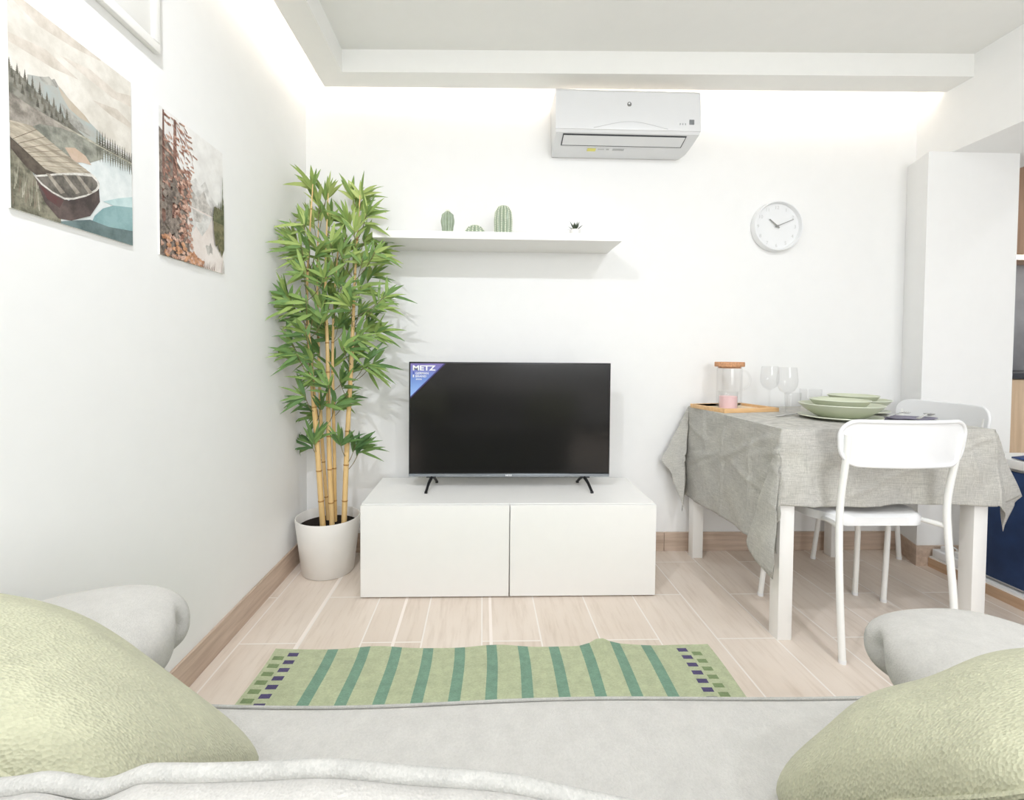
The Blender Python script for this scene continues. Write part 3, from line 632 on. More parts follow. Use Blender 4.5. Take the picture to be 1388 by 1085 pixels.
CL = [(-0.762,2.113,1.741,-0.6,0.8),(-0.749,2.141,1.678,0.2,1),(-0.710,2.153,1.716,0.3,1),(-0.748,2.187,1.633,-0.5,0.6),(-0.696,2.140,1.593,0.6,0.8),(-0.787,2.182,1.597,-0.8,0.5),(-0.745,1.956,1.520,-0.8,0.7),(-0.617,2.187,1.720,-0.1,1),(-0.551,2.119,1.708,0.2,1),(-0.580,2.177,1.666,0.5,0.8),(-0.498,1.996,1.579,0.8,0.7),(-0.605,2.078,1.580,-0.5,0.8),(-0.559,2.027,1.518,0.1,1),(-0.617,2.095,1.503,-0.8,0.6),(-0.524,2.102,1.513,0.8,0.6),(-0.727,1.973,1.415,-0.9,0.5),(-0.749,1.934,1.430,-0.9,0.6),(-0.796,1.992,1.474,-1,0.5),(-0.709,2.007,1.432,0.5,0.8),(-0.711,2.153,1.439,-0.3,0.9),(-0.614,2.002,1.417,0.5,0.8),(-0.589,2.112,1.409,0.7,0.7),(-0.514,1.999,1.393,0.4,0.9),(-0.457,1.970,1.413,0.8,0.6),(-0.480,2.170,1.477,0.9,0.6),(-0.734,1.926,1.324,-0.9,0.5),(-0.793,2.196,1.338,-0.6,0.8),(-0.733,2.171,1.301,0.3,0.9),(-0.641,2.037,1.297,0.6,0.8),(-0.638,2.191,1.339,-0.4,0.8),(-0.545,2.094,1.291,0.8,0.5),(-0.503,2.126,1.347,0.9,0.5),(-0.810,1.936,1.225,-0.7,1),(-0.783,1.920,1.199,-1,0.2),(-0.719,1.908,1.208,-0.6,0.6),(-0.705,2.039,1.208,0.2,0.9),(-0.663,2.109,1.210,0.7,0.5),(-0.559,1.971,1.202,-0.6,0.5),(-0.560,2.126,1.186,0.8,0.4),(-0.462,2.048,1.205,0.8,0.7),(-0.423,2.041,1.243,0.9,0.6),(-0.528,2.158,1.122,0.8,0.6),(-0.463,2.081,1.094,1,0.2),(-0.796,1.958,1.023,-0.8,0.6),(-0.757,1.907,0.983,-0.8,-0.1),(-0.717,1.903,1.073,-0.5,0.7),(-0.757,2.142,1.119,0.3,0.9),(-0.698,2.164,1.087,-0.4,0.7),(-0.591,1.974,1.016,0.7,0.6),(-0.593,2.151,1.002,0.8,0.6),(-0.509,2.054,0.960,1,0.3),(-0.494,2.103,0.946,1,-0.1),(-0.713,1.972,0.891,-0.8,0.3),(-0.654,1.981,0.853,-0.3,0.6),(-0.618,2.012,0.874,0.6,0.6),(-0.638,2.190,0.788,0.7,0.3),(-0.760,1.991,0.811,-0.9,0.3),(-0.773,2.184,0.726,-0.6,-0.3),(-0.808,2.187,0.569,-0.9,0.8),(-0.741,2.049,0.609,0.2,1),(-0.627,2.052,0.595,0.2,1),(-0.570,2.091,0.578,0.6,0.9),(-0.559,2.148,0.557,0.8,0.7),(-0.674,1.995,1.141,-0.2,0.8),(-0.657,2.142,1.136,0.4,0.7),(-0.751,2.153,1.018,-0.7,0.4),(-0.692,2.168,0.950,0.2,0.7),(-0.662,1.978,1.310,0,1),(-0.637,2.188,1.123,0.5,0.4),(-0.719,1.991,1.156,-0.8,0.2),(-0.645,2.048,0.775,0.3,0.3),(-0.714,2.110,0.918,-0.8,0.2),(-0.618,2.181,0.916,0.3,0.8),(-0.773,2.011,1.157,-0.7,0.4),(-0.682,2.095,1.247,0.2,0.3),(-0.553,2.042,1.082,0.8,0.2),(-0.701,2.043,0.775,0.3,0.5),(-0.727,2.011,0.984,-0.5,0.5),(-0.604,1.988,1.241,0.5,0.5),(-0.652,2.004,1.455,0.3,0.9),(-0.670,2.129,1.368,-0.4,0.7),(-0.634,2.199,1.485,0.3,0.9)]
rn = random.Random(21)
def add_leaf(mb, tints, base, d, L, wd, nrm_, tint):
    d = d.normalized(); s2 = d.cross(nrm_).normalized(); n2 = s2.cross(d)
    st_ = [(0, .12), (.14, .62), (.34, 1), (.60, .82), (.82, .42), (1, .02)]
    V = []
    for t_, q_ in st_:
        c = base + d * (L * t_) - Vector((0, 0, 1)) * (L * .18 * t_ * t_) * (1 if d.z > -.5 else 0)
        V += [c - s2 * wd * .5 * q_ + n2 * wd * .12 * q_, c, c + s2 * wd * .5 * q_ + n2 * wd * .12 * q_]
    V = [Vector((max(XL + .006, p[0]), min(YB - .006, p[1]), p[2])) for p in V]
    F = []
    for i in range(len(st_) - 1):
        a = i * 3; F += [(a, a + 1, a + 4, a + 3), (a + 1, a + 2, a + 5, a + 4)]
    mb.add(V, F, 0); tints += [tint] * len(V)
for (x, y, z, dx, dz) in CL:
    P = Vector((x, y, z)); best = None
    for k, sm in enumerate(cpaths):
        for p in sm:
            sc_ = (p - P).length + 1.5 * abs(p.z - (z - .10))
            if best is None or sc_ < best[0]: best = (sc_, k, p)
    _, k, root = best
    mid = (root + P) / 2 + Vector((0, 0, -.015))
    mb = MB(); tints = []
    mb.tube(smooth_path([root, mid, P], 4), .0016, 5, mi=1); tints += [0] * len(mb.v)
    D = Vector((dx, rn.uniform(-.5, .25), dz)).normalized()
    nl = rn.randint(11, 15)
    for i in range(nl):
        spread = rn.uniform(-1.1, 1.1)
        ax = Vector((rn.uniform(-.4, .4), -1, rn.uniform(-.3, .3))).normalized()
        d = Matrix.Rotation(spread, 3, ax) @ D
        d = (d + Vector((0, rn.uniform(-.55, .4), rn.uniform(-.1, .25)))).normalized()
        tt = rn.uniform(0, .45)
        L = rn.uniform(.07, .145); base = P + (mid - P) * tt * 1.4
        nn = Vector((rn.uniform(-.5, .5), -1, rn.uniform(-.2, .7)))
        tint = max(0, min(1, .5 * (z - .55) / 1.1 + rn.uniform(-.05, .5)))
        add_leaf(mb, tints, base, d, L, rn.uniform(.011, .020), nn, tint)
    o = build('leafy_twig', mb, [M['leaf'], M['twig']], bp, ang=180, fix=False)
    at_ = o.data.attributes.new('tint', 'FLOAT', 'POINT'); at_.data.foreach_set('value', tints)

# ------------------------------------------------------------------ rug
RX0, RX1, RY0, RY1 = -.682, .768, .76, 1.532
xsn = sorted(set([RX0, RX1] + [v for k in range(11) for v in (-.493 + .105 * k - .017, -.493 + .105 * k + .017)] + [-.672, -.638, -.630, -.597, .651, .683, .692, .723]))
full = []
for a, b2 in zip(xsn, xsn[1:]):
    n = max(1, int((b2 - a) / .018)); full += [a + (b2 - a) * i / n for i in range(n)]
full.append(RX1)
ysn = [RY1 - .0092 * i for i in range(int((RY1 - RY0) / .0092) + 1)]
def rz(x, y):
    e = (RY1 - y)
    z = .006 + .020 * math.exp(-((x - .40 + .12 * e) / .035) ** 2) * math.exp(-(e / .16) ** 2)
    z += .0022 * math.sin(x * 17 + 1) * math.exp(-(e / .06)) + .0012 * math.sin(x * 31)
    return z
w = MB(); nx = len(full); ny = len(ysn)
def rx(x, y): return x + .004 * math.sin(y * 14) * (1 if abs(x - .4) > .2 else .6)
def ry(x, y): return y + .004 * math.sin(x * 15 + .6) + .004 * math.exp(-((x - .4) / .05) ** 2)
V = [(rx(x, y), ry(x, y), rz(x, y)) for y in ysn for x in full]; V += [(a, b2, c - .005) for a, b2, c in V]
off = nx * ny; F = []; MI = []
for j in range(ny - 1):
    for i in range(nx - 1):
        xm = (full[i] + full[i + 1]) / 2; mi = 0
        for k in range(11):
            if abs(xm - (-.493 + .105 * k)) < .017: mi = 1
        row = j - 2
        pu = (-.630 < xm < -.597) or (.651 < xm < .683); gr = (-.672 < xm < -.638) or (.692 < xm < .723)
        if pu and row >= 0 and row % 4 < 2: mi = 2
        if gr and row >= 0 and (row - 2) % 4 < 2: mi = 3
        a = j * nx + i; F.append((a, a + nx, a + nx + 1, a + 1)); MI.append(mi)
        F.append((off + a, off + a + 1, off + a + nx + 1, off + a + nx)); MI.append(0)
for i in range(nx - 1): F += [(i, i + 1, off + i + 1, off + i), ((ny - 1) * nx + i + 1, (ny - 1) * nx + i, off + (ny - 1) * nx + i, off + (ny - 1) * nx + i + 1)]; MI += [0, 0]
for j in range(ny - 1): F += [((j + 1) * nx, j * nx, off + j * nx, off + (j + 1) * nx), (j * nx + nx - 1, (j + 1) * nx + nx - 1, off + (j + 1) * nx + nx - 1, off + j * nx + nx - 1)]; MI += [0, 0]
w.v = V; w.f = F; w.mi = MI
def rugmat(name, c): return fabric(name, c, 330, .10, .6, .002, stretch=(.6, 1.5, 1))
tag(build('rug', w, [rugmat('rug_sage', (192, 200, 164)), rugmat('rug_green', (126, 162, 140)), rugmat('rug_violet', (84, 76, 116)), rugmat('rug_olive', (130, 150, 106))], ang=60), 'green striped flatweave rug on the tile floor before the bench', 'rug')

# ------------------------------------------------------------------ sofa (seen from behind its back)
sf = thing('sofa', (.09, .40, 0), 'light grey upholstered sofa with padded arms in the foreground', 'sofa')
def seat_fn():
    w = MB(); NXs, NYs = 44, 16; X0, X1, Y0, Y1 = -.50, .688, .16, .712
    def top(u, v_):
        x = X0 + (X1 - X0) * u; y = Y0 + (Y1 - Y0) * v_ + (.004 * math.sin(u * 9 + 2) if v_ > .9 else 0)
        z = .452 - .012 * (1 - v_) + .003 * math.sin(x * 9 + 1) * math.sin(y * 12)
        e = max(0, (v_ - .93) / .07); z -= .012 * e * e
        return (x, y, z)
    w.grid(top, NXs, NYs)
    w.grid(lambda u, v_: (X0 + (X1 - X0) * u, top(u, 1)[1] + .004 * math.sin(PI * v_), top(u, 1)[2] * (1 - v_) + .33 * v_), NXs, 5)
    w.poly([(X0, Y0, .33), (X0, Y1, .33), (X1, Y1, .33), (X1, Y0, .33)]); w.grid(lambda u, v_: (X0, Y0 + (Y1 - Y0) * v_, top(0, v_)[2] * (1 - u) + .33 * u), 2, NYs); w.grid(lambda u, v_: (X1, Y0 + (Y1 - Y0) * v_, top(1, v_)[2] * (1 - u) + .33 * u), 2, NYs)
    return w, [Vector(top(i / 60, .985)) + Vector((0, .003, .0)) for i in range(61)]
w, edge = seat_fn()
seat = build('seat_cushion', w, M['sofa'], sf)
build('seam_welt', MB().tube(edge, .0024, 8), M['sofa_pipe'], seat)
build('base', MB().box(-.48, .668, .06, .70, .07, .329, bev=.015, seg=3), M['sofa'], sf)
for x in (-.43, .60):
    for y in (.12, .63): build('foot', MB().lathe([(.0003, 0), (.018, 0), (.024, .069), (.0003, .069)], 16, (x, y, 0)), M['black'], sf)
PIPE = [(-.50, .300, .700), (-.40, .30, .704), (-.308, .30, .707), (-.28, .301, .7095), (-.253, .302, .7035), (-.239, .302, .7045), (-.226, .301, .710), (-.213, .30, .7145), (-.18, .30, .7140), (-.14, .30, .7145), (-.097, .30, .7155), (-.044, .30, .7095), (.019, .30, .7030), (.073, .30, .690), (.15, .30, .676), (.30, .30, .672), (.50, .30, .674), (.688, .30, .68)]
pp = smooth_path(PIPE, 5)
w = MB()
def backsec(p):
    z = p.z; return [(.06, .20), (.06, z - .05), (.075, z - .02), (.11, z - .010), (.17, z - .006), (.24, z - .0035), (.282, z - .003), (.295, z - .005), (.303, z - .018), (.307, z - .06), (.312, .60), (.305, .50), (.285, .43), (.20, .30)]
secs = [[(p.x, y, z) for y, z in backsec(p)] for p in pp]; m = len(secs[0])
w.add([q_ for s in secs for q_ in s], [(i * m + k, (i + 1) * m + k, (i + 1) * m + (k + 1) % m, i * m + (k + 1) % m) for i in range(len(secs) - 1) for k in range(m)] + [tuple(range(m)), tuple((len(secs) - 1) * m + k for k in range(m - 1, -1, -1))])
bk = build('back_cushion', w, M['sofa'], sf, ang=60)
build('piping', MB().tube([p + Vector((0, 0, -.004)) for p in pp], .0058, 12), M['sofa_pipe'], bk)
def arm(x0, x1, y0, y1, zc, th, tilt, s_):
    W, D, Tt = (x1 - x0) / 2, (y1 - y0) / 2, th / 2; R2 = Matrix.Rotation(tilt, 3, 'Y')
    def pt(p, grow=0):
        x, y, z = p
        k_ = 1 / max(1e-6, ((abs(x) ** 2.5 + abs(z) ** 2.5) ** (4.5 / 2.5) + abs(y) ** 4.5) ** (1 / 4.5))
        x, y, z = x * k_, y * k_, z * k_
        outer = (1 - x * s_) / 2      # 0 at the inner side of the sofa, 1 at the outer side
        th_ = Tt * (1 - .34 * outer ** 1.4)
        cr = .040 * math.exp(-((x * s_ - .66 + .10 * z) / .045) ** 2) * max(0, (y - .50) / .50) * max(0, min(1, (.35 - z) / .5))
        v_ = Vector((x * W, y * D - cr, z * th_ + .003 * math.sin(7 * y + 4 * x)))
        v_.x -= s_ * .030 * math.exp(-((y - .78 - .06 * z) / .045) ** 2) * max(0, min(1, (x * s_ - .25) / .5)) * max(0, min(1, (.55 - z) / .5))
        return R2 @ v_ + Vector(((x0 + x1) / 2, (y0 + y1) / 2, zc))
    bm = bmesh.new(); bmesh.ops.create_cube(bm, size=2); bmesh.ops.subdivide_edges(bm, edges=bm.edges[:], cuts=39, use_grid_fill=True)
    for v_ in bm.verts: v_.co = pt(v_.co.copy())
    w = MB(); bm.verts.index_update(); w.add([v_.co.copy() for v_ in bm.verts], [[q_.index for q_ in f_.verts] for f_ in bm.faces]); bm.free()
    return w, pt
for s_, args in ((1, (-.850, -.490, .10, .880, .508, .150, 0)), (-1, (.682, 1.06, .10, .875, .455, .150, 0))):
    w, pt = arm(*args, s_)
    ao = build('arm', w, M['sofa'], sf, ang=80)

# ------------------------------------------------------------------ green cushions
def cushion(C, W, Wy, T, rx_, ry_, rz_, label, seed, dents=()):
    rn2 = random.Random(seed); ph = [rn2.uniform(0, 6) for _ in range(6)]
    R2 = Matrix.Rotation(rz_, 3, 'Z') @ Matrix.Rotation(ry_, 3, 'Y') @ Matrix.Rotation(rx_, 3, 'X')
    w = MB(); N = 40
    def surf(sg):
        def fn(a, b2):
            u, v_ = a * 2 - 1, b2 * 2 - 1
            rc = 1 - .13 * (u * v_) ** 4; x = u * W * rc * (1 - .05 * (1 - v_ * v_) * u * u); y = v_ * Wy * rc * (1 - .05 * (1 - u * u) * v_ * v_)
            e = max(0, (1 - u ** 2)) * max(0, (1 - v_ ** 2))
            t_ = T * e ** .42
            t_ += sg * .006 * e * (math.sin(3.1 * u + 2.2 * v_ + ph[0]) + .6 * math.sin(6.3 * v_ - 4.1 * u + ph[1]))
            for (du, dv, r_, dep) in dents:
                if sg > 0: t_ -= dep * math.exp(-(((u - du) / r_) ** 2 + ((v_ - dv) / r_) ** 2))
            return R2 @ Vector((x, y, sg * t_)) + Vector(C)
        return fn
    w.grid(surf(1), N, N); w.grid(surf(-1), N, N)
    o = thing('throw_cushion', C, label, 'cushion', 'green throw cushions on the sofa')
    build('cover', w, M['pillow'], o, ang=180)
    rim = []
    for k in range(4 * N):
        s = k // N; t_ = (k % N) / N
        a, b2 = ((t_, 0), (1, t_), (1 - t_, 1), (0, 1 - t_))[s]; rim.append(surf(1)(a, b2))
    build('seam', MB().tube(rim, .003, 6, loop=True), M['pillow'], o)
    return o
cushion((-.494, .510, .612), .252, .170, .070, -.691, .257, -.258, 'pale green throw cushion against the left arm', 3, [(.25, .1, .28, .008), (-.3, -.5, .2, .008)])
cushion((.558, .482, .565), .208, .171, .070, -.780, -.008, .345, 'pale green throw cushion against the right arm', 5)

# ------------------------------------------------------------------ dining table + cloth
TX, TYf, TW, TD, TH = 1.025, 1.552, .75, .712, .735
tb = thing('dining_table', (TX + TW / 2, TYf + TD / 2, 0), 'square white dining table under a grey cloth', 'table')
build('tabletop', MB().box(TX + .002, TX + TW - .002, TYf + .002, TYf + TD - .002, TH - .022, TH, bev=.001), M['white'], tb)
w = MB()
w.box(TX + .05, TX + TW - .05, TYf + .012, TYf + .03, TH - .09, TH - .022); w.box(TX + .05, TX + TW - .05, TYf + TD - .03, TYf + TD - .012, TH - .09, TH - .022); w.box(TX + .012, TX + .03, TYf + .05, TYf + TD - .05, TH - .09, TH - .022); w.box(TX + TW - .03, TX + TW - .012, TYf + .05, TYf + TD - .05, TH - .09, TH - .022)
build('apron', w, M['white'], tb)
for x in (TX + .004, TX + TW - .054):
    for y in (TYf + .004, TYf + TD - .054): build('leg', MB().box(x, x + .05, y, y + .05, 0, TH - .022, bev=.002), M['white'], tb)
zt = TH + .004; e = .003
cx0, cx1, cy0, cy1 = TX - e, TX + TW + e, TYf - e, TYf + TD + e
aF, aR, aB, aL = .262, .265, .27, .435
CT = {'FR': [(0, 1, -2), (14, 3, -3), (30, 9, 0), (45, 10, 4), (60, 25, 9), (75, 30, 7), (90, 2, 1)], 'BR': [(0, 1, 0), (30, 10, -1), (60, 6, -2), (90, 1, 0)],
      'BL': [(0, 0, 0), (12, -18, -3), (24, -27, -4), (40, -15, -7), (58, -6, -9), (75, -4, -5), (90, -1.5, -1)], 'FL': [(0, -1.0, 1), (8, -2.5, 10), (18, -5, 16), (25, -5, 13), (32, -4.5, -4.5), (48, -3.5, 1), (62, -2, -5), (78, -1, -3), (90, 0, -2)]}
st_ = []   # (apex, dir, length)
NPn, NC = 90, 26
def wave(t_, seed, amp): return amp * (math.sin(t_ * 11 + seed) + .6 * math.sin(t_ * 23 + 2 * seed))
for i in range(NPn + 1): t_ = i / NPn; st_.append((Vector((cx0 + (cx1 - cx0) * t_, cy0, zt)), Vector((0, -.035 + wave(t_, 1, .016), -1)).normalized(), aF + .004 * math.sin(t_ * 7)))
for i in range(1, NC): p_ = 90 * i / NC; ax, ay = interp(CT['FR'], p_); r_ = math.radians(p_); st_.append((Vector((cx1, cy0, zt)), Vector((math.tan(math.radians(ax)), math.tan(math.radians(ay)), -1)).normalized(), min(aF / max(.01, math.cos(r_)), aR / max(.01, math.sin(r_)))))
for i in range(NPn + 1): t_ = i / NPn; st_.append((Vector((cx1, cy0 + (cy1 - cy0) * t_, zt)), Vector((.03 + wave(t_, 2, .012), 0, -1)).normalized(), aR))
for i in range(1, NC): p_ = 90 * i / NC; ax, ay = interp(CT['BR'], p_); r_ = math.radians(p_); st_.append((Vector((cx1, cy1, zt)), Vector((math.tan(math.radians(ax)), math.tan(math.radians(ay)), -1)).normalized(), min(aR / max(.01, math.cos(r_)), aB / max(.01, math.sin(r_)))))
for i in range(NPn + 1): t_ = i / NPn; st_.append((Vector((cx1 - (cx1 - cx0) * t_, cy1, zt)), Vector((0, .012, -1)).normalized(), aB))
for i in range(1, NC): p_ = 90 * i / NC; ax, ay = interp(CT['BL'], p_); r_ = math.radians(p_); st_.append((Vector((cx0, cy1, zt)), Vector((math.tan(math.radians(ax)), math.tan(math.radians(ay)), -1)).normalized(), min(aB / max(.01, math.cos(r_)), aL / max(.01, math.sin(r_)))))
for i in range(NPn + 1): t_ = i / NPn; st_.append((Vector((cx0, cy1 - (cy1 - cy0) * t_, zt)), Vector((-.02 + wave(t_, 3, .012), 0, -1)).normalized(), aL + .006 * math.sin(t_ * 5 + 1)))
for i in range(1, NC): p_ = 90 * i / NC; ax, ay = interp(CT['FL'], p_); r_ = math.radians(p_); st_.append((Vector((cx0, cy0, zt)), Vector((math.tan(math.radians(ax)), math.tan(math.radians(ay)), -1)).normalized(), min(aL / max(.01, math.cos(r_)), aF / max(.01, math.sin(r_)))))
MR = 44; V = []; F = []; n = len(st_)
for k, (ap, d, L) in enumerate(st_):
    out = Vector((d.x, d.y, 0))
    for j in range(MR + 1):
        r_ = L * j / MR
        p = ap + d * r_
        ow = Vector((-1, 0, 0)) if abs(ap.x - cx0) < 1e-6 and cy0 < ap.y < cy1 else (Vector((0, -1, 0)) if abs(ap.y - cy0) < 1e-6 else Vector((0, 0, 0)))
        s_al = ap.y if ow.x else ap.x
        g_ = min(1, r_ / .05)
        crease = 0
        CRL = ((1.80, .60, .22, 1, .005, .010), (1.95, .55, .45, 1, .0055, .010), (1.72, .52, -.25, 1, .0045, .010), (1.85, .45, .5, 1, .005, .011), (2.10, .52, .35, 1, .0045, .010), (1.72, .5, 1, .04, .0045, .007), (1.93, .5, 1, .02, .004, .007), (2.06, .45, 1, -.15, .0045, .009), (1.62, .45, .9, .35, .006, .014)) if ow.x else ((1.2, .66, .015, 1, .0035, .005), (1.45, .5, 1, .03, .004, .007), (1.22, .6, .8, .5, .006, .014), (1.12, .55, 1, .12, .005, .011), (1.62, .58, 1, -.12, .0045, .009), (1.30, .53, -.4, 1, .0045, .010), (1.70, .60, 1, .22, .0045, .008), (1.36, .5, 1, .0, .004, .007))
        for (s0_, z0_, ca_, sa_, am, wd_) in CRL:
            d_ = ca_ * (s_al - s0_) + sa_ * (p.z - z0_)
            crease += 1.5 * am * math.exp(-(d_ / wd_) ** 2) * (.6 + .4 * math.sin(11 * s_al + 9 * p.z + s0_ * 20))
        crease = (crease + .0030 * math.sin(26 * s_al + 16 * p.z + 3 * math.sin(9 * p.z)) + .0018 * math.sin(-33 * s_al + 41 * p.z + 1.3)) * g_
        p = p + ow * crease
        p.y = min(p.y, YB - .012)
        V.append(p)
for k in range(n):
    k2 = (k + 1) % n
    for j in range(MR): F.append((k * (MR + 1) + j, k2 * (MR + 1) + j, k2 * (MR + 1) + j + 1, k * (MR + 1) + j + 1))
F.append(tuple(k * (MR + 1) for k in range(n)))
w = MB(); w.add(V, F)
cl = build('tablecloth', w, M['linen'], ang=50)
so = cl.modifiers.new('thickness', 'SOLIDIFY'); so.thickness = .0016; so.offset = -1
tag(cl, 'grey linen cloth draped over the square dining table', 'tablecloth')

# ------------------------------------------------------------------ chairs
def make_chair(label):
    t_ = thing('dining_chair', (0, 0, 0), label, 'chair', 'white tubular dining chairs')
    r = .0105
    w = MB()
    def outline(y):  # seat half width
        return interp([(-.135, .120), (-.120, .148), (-.09, .163), (-.03, .192), (.10, .203), (.19, .200), (.215, .180), (.225, .150)], y)[0]
    NYs = 26; V = []; F = []
    ysq = [-.135 + .36 * i / NYs for i in range(NYs + 1)]; NX = 16
    def zt_(u, y): return .458 - .010 * (1 - u * u) * math.exp(-((y - .03) / .13) ** 2) - .010 * max(0, (abs(u) - .86) / .14) ** 2 - .010 * max(0, (-.105 - y) / .03) ** 2 - .010 * max(0, (y - .19) / .035) ** 2
    w.grid(lambda a, b2: ((2 * a - 1) * outline(ysq[0] + .36 * b2), ysq[0] + .36 * b2, zt_(2 * a - 1, ysq[0] + .36 * b2)), NX, NYs)
    rim = [(-outline(y), y) for y in ysq] + [(-outline(ysq[-1]) * (1 - 2 * i / NX), ysq[-1]) for i in range(1, NX)] + [(outline(y), y) for y in ysq[::-1]] + [(outline(ysq[0]) * (1 - 2 * i / NX), ysq[0]) for i in range(1, NX)]
    n_ = len(rim)
    def zrim(x, y): return zt_(max(-1, min(1, x / max(.01, outline(y)))), y)
    w.add([(x, y, zrim(x, y)) for x, y in rim] + [(x * .985, y * .99, .418) for x, y in rim], [(i, (i + 1) % n_, n_ + (i + 1) % n_, n_ + i) for i in range(n_)] + [tuple(range(2 * n_ - 1, n_ - 1, -1))])
    build('seat', w, M['white_plastic'], t_, world=False, ang=60)
    for s in (-1, 1):
        P = [(s * .188, -.210, .006), (s * .190, -.196, .20), (s * .184, -.178, .40), (s * .180, -.176, .52), (s * .182, -.196, .66), (s * .186, -.208, .74)]
        build('rear_leg', MB().tube(smooth_path(P, 6), r, 12), M['white_metal'], t_, world=False)
        P = [(s * .160, .150, .425), (s * .176, .175, .40), (s * .190, .195, .20), (s * .200, .212, .006)]
        build('front_leg', MB().tube(smooth_path(P, 5), r * .95, 12), M['white_metal'], t_, world=False)
        P = [(s * .184, -.178, .430), (s * .165, -.10, .428), (s * .15, .0, .412), (s * .160, .150, .412)]
        build('side_rail', MB().tube(smooth_path(P, 5), .0085, 10), M['white_metal'], t_, world=False)
        for (x, y) in ((s * .188, -.210), (s * .200, .212)): build('foot_cap', MB().lathe([(.0003, 0), (.0112, 0), (.0112, .012), (.0003, .012)], 12, (x, y, 0)), M['white_plastic'], t_, world=False)
    H, Wb, Rr, zc = .072, .212, .055, .712
    def wid(tt):
        o_ = max(0, abs(tt) * H - (H - Rr)); return Wb - Rr + math.sqrt(max(0, Rr * Rr - o_ * o_))
    def by(x, z): return -.232 + .85 * x * x - .10 * (z - zc) - .02 * (z > 9)
    def face(dy):
        def fn(a, b2):
            tt = 2 * b2 - 1; tt = math.sin(tt * PI / 2); wv = wid(tt) * (1 - .035 * (1 - tt)); x = (2 * a - 1) * wv; z = zc + tt * H + .006 * (x / Wb) ** 2 * 0
            return (x, by(x, z) + dy, z)
        return fn
    w = MB(); w.grid(face(0), 28, 24); w.grid(face(.007), 28, 24)
    bd = []
    for k in range(96):
        if k < 24: a, b2 = 0, k / 24
        elif k < 48: a, b2 = (k - 24) / 24, 1
        elif k < 72: a, b2 = 1, 1 - (k - 48) / 24
        else: a, b2 = 1 - (k - 72) / 24, 0
        bd.append(Vector(face(.0)(a, b2)))
    w.tube(bd, .0065, 8, loop=True)
    bk_ = build('backrest', w, M['white_plastic'], t_, world=False, ang=70)
    for s in (-1, 1):
        w = MB(); w.lathe([(.0003, .003), (.0035, .003), (.0035, -.004), (.0003, -.004)], 12); w.v = [(s * .178 + x, by(.178, .70) - z, .703 + y) for x, y, z in w.v]
        build('screw', w, M['steel'], bk_, world=False)
    return t_
ch = make_chair('white chair pushed in at the near side of the table, back to the camera')
ch.location = (1.352, 1.645, 0)
copy_tree(ch, (1.835, 2.0, 0), PI / 2, 'white chair at the far right side of the table beside the wall stub')

# ------------------------------------------------------------------ table settings
Z0 = zt + .0008
def plate(x, y, z, prof, name, label, cat, group, sub=None, n=56):
    o = thing(name, (x, y, z), label, cat, group)
    w = MB(); w.lathe(prof, n); build('body', w, M['sage'], o, world=False, ang=60)
    R_o = max(p[0] for p in prof); zr = [p[1] for p in prof if p[0] == R_o][0]
    build('rim', MB().tube([(R_o * .992 * math.cos(2 * PI * i / n), R_o * .992 * math.sin(2 * PI * i / n), zr) for i in range(n)], .0016, 6, loop=True), M['sage_in'], o, world=False)
    return o
dinner = [(.0003, 0), (.085, 0), (.090, .003), (.135, .014), (.1345, .017), (.088, .0075), (.0003, .006)]
deep = [(.0003, 0), (.070, 0), (.085, .006), (.122, .034), (.138, .052), (.1355, .054), (.118, .036), (.080, .010), (.0003, .008)]
small = [(.0003, 0), (.062, 0), (.072, .004), (.090, .024), (.098, .036), (.096, .038), (.086, .025), (.066, .009), (.0003, .007)]
def setting(x, y, k, a, b2, c):
    plate(x, y, Z0, [(p * k, q) for p, q in dinner], 'dinner_plate', a, 'plate', 'sage stoneware dinner plates')
    plate(x + .004, y, Z0 + .009, [(p * k, q) for p, q in deep], 'deep_plate', b2, 'bowl', 'sage stoneware deep plates')
    plate(x + .0, y + .0, Z0 + .042, [(p * k, q) for p, q in small], 'side_bowl', c, 'bowl', 'sage stoneware side bowls')
setting(1.420, 1.800, 1.03, 'flat sage green plate lowest of the near stack', 'wide sage green bowl in the middle of the near stack', 'small sage green dish on top of the near stack')
setting(1.655, 2.020, .97, 'flat sage green plate lowest of the far stack', 'wide sage green bowl in the middle of the far stack', 'small sage green dish on top of the far stack')
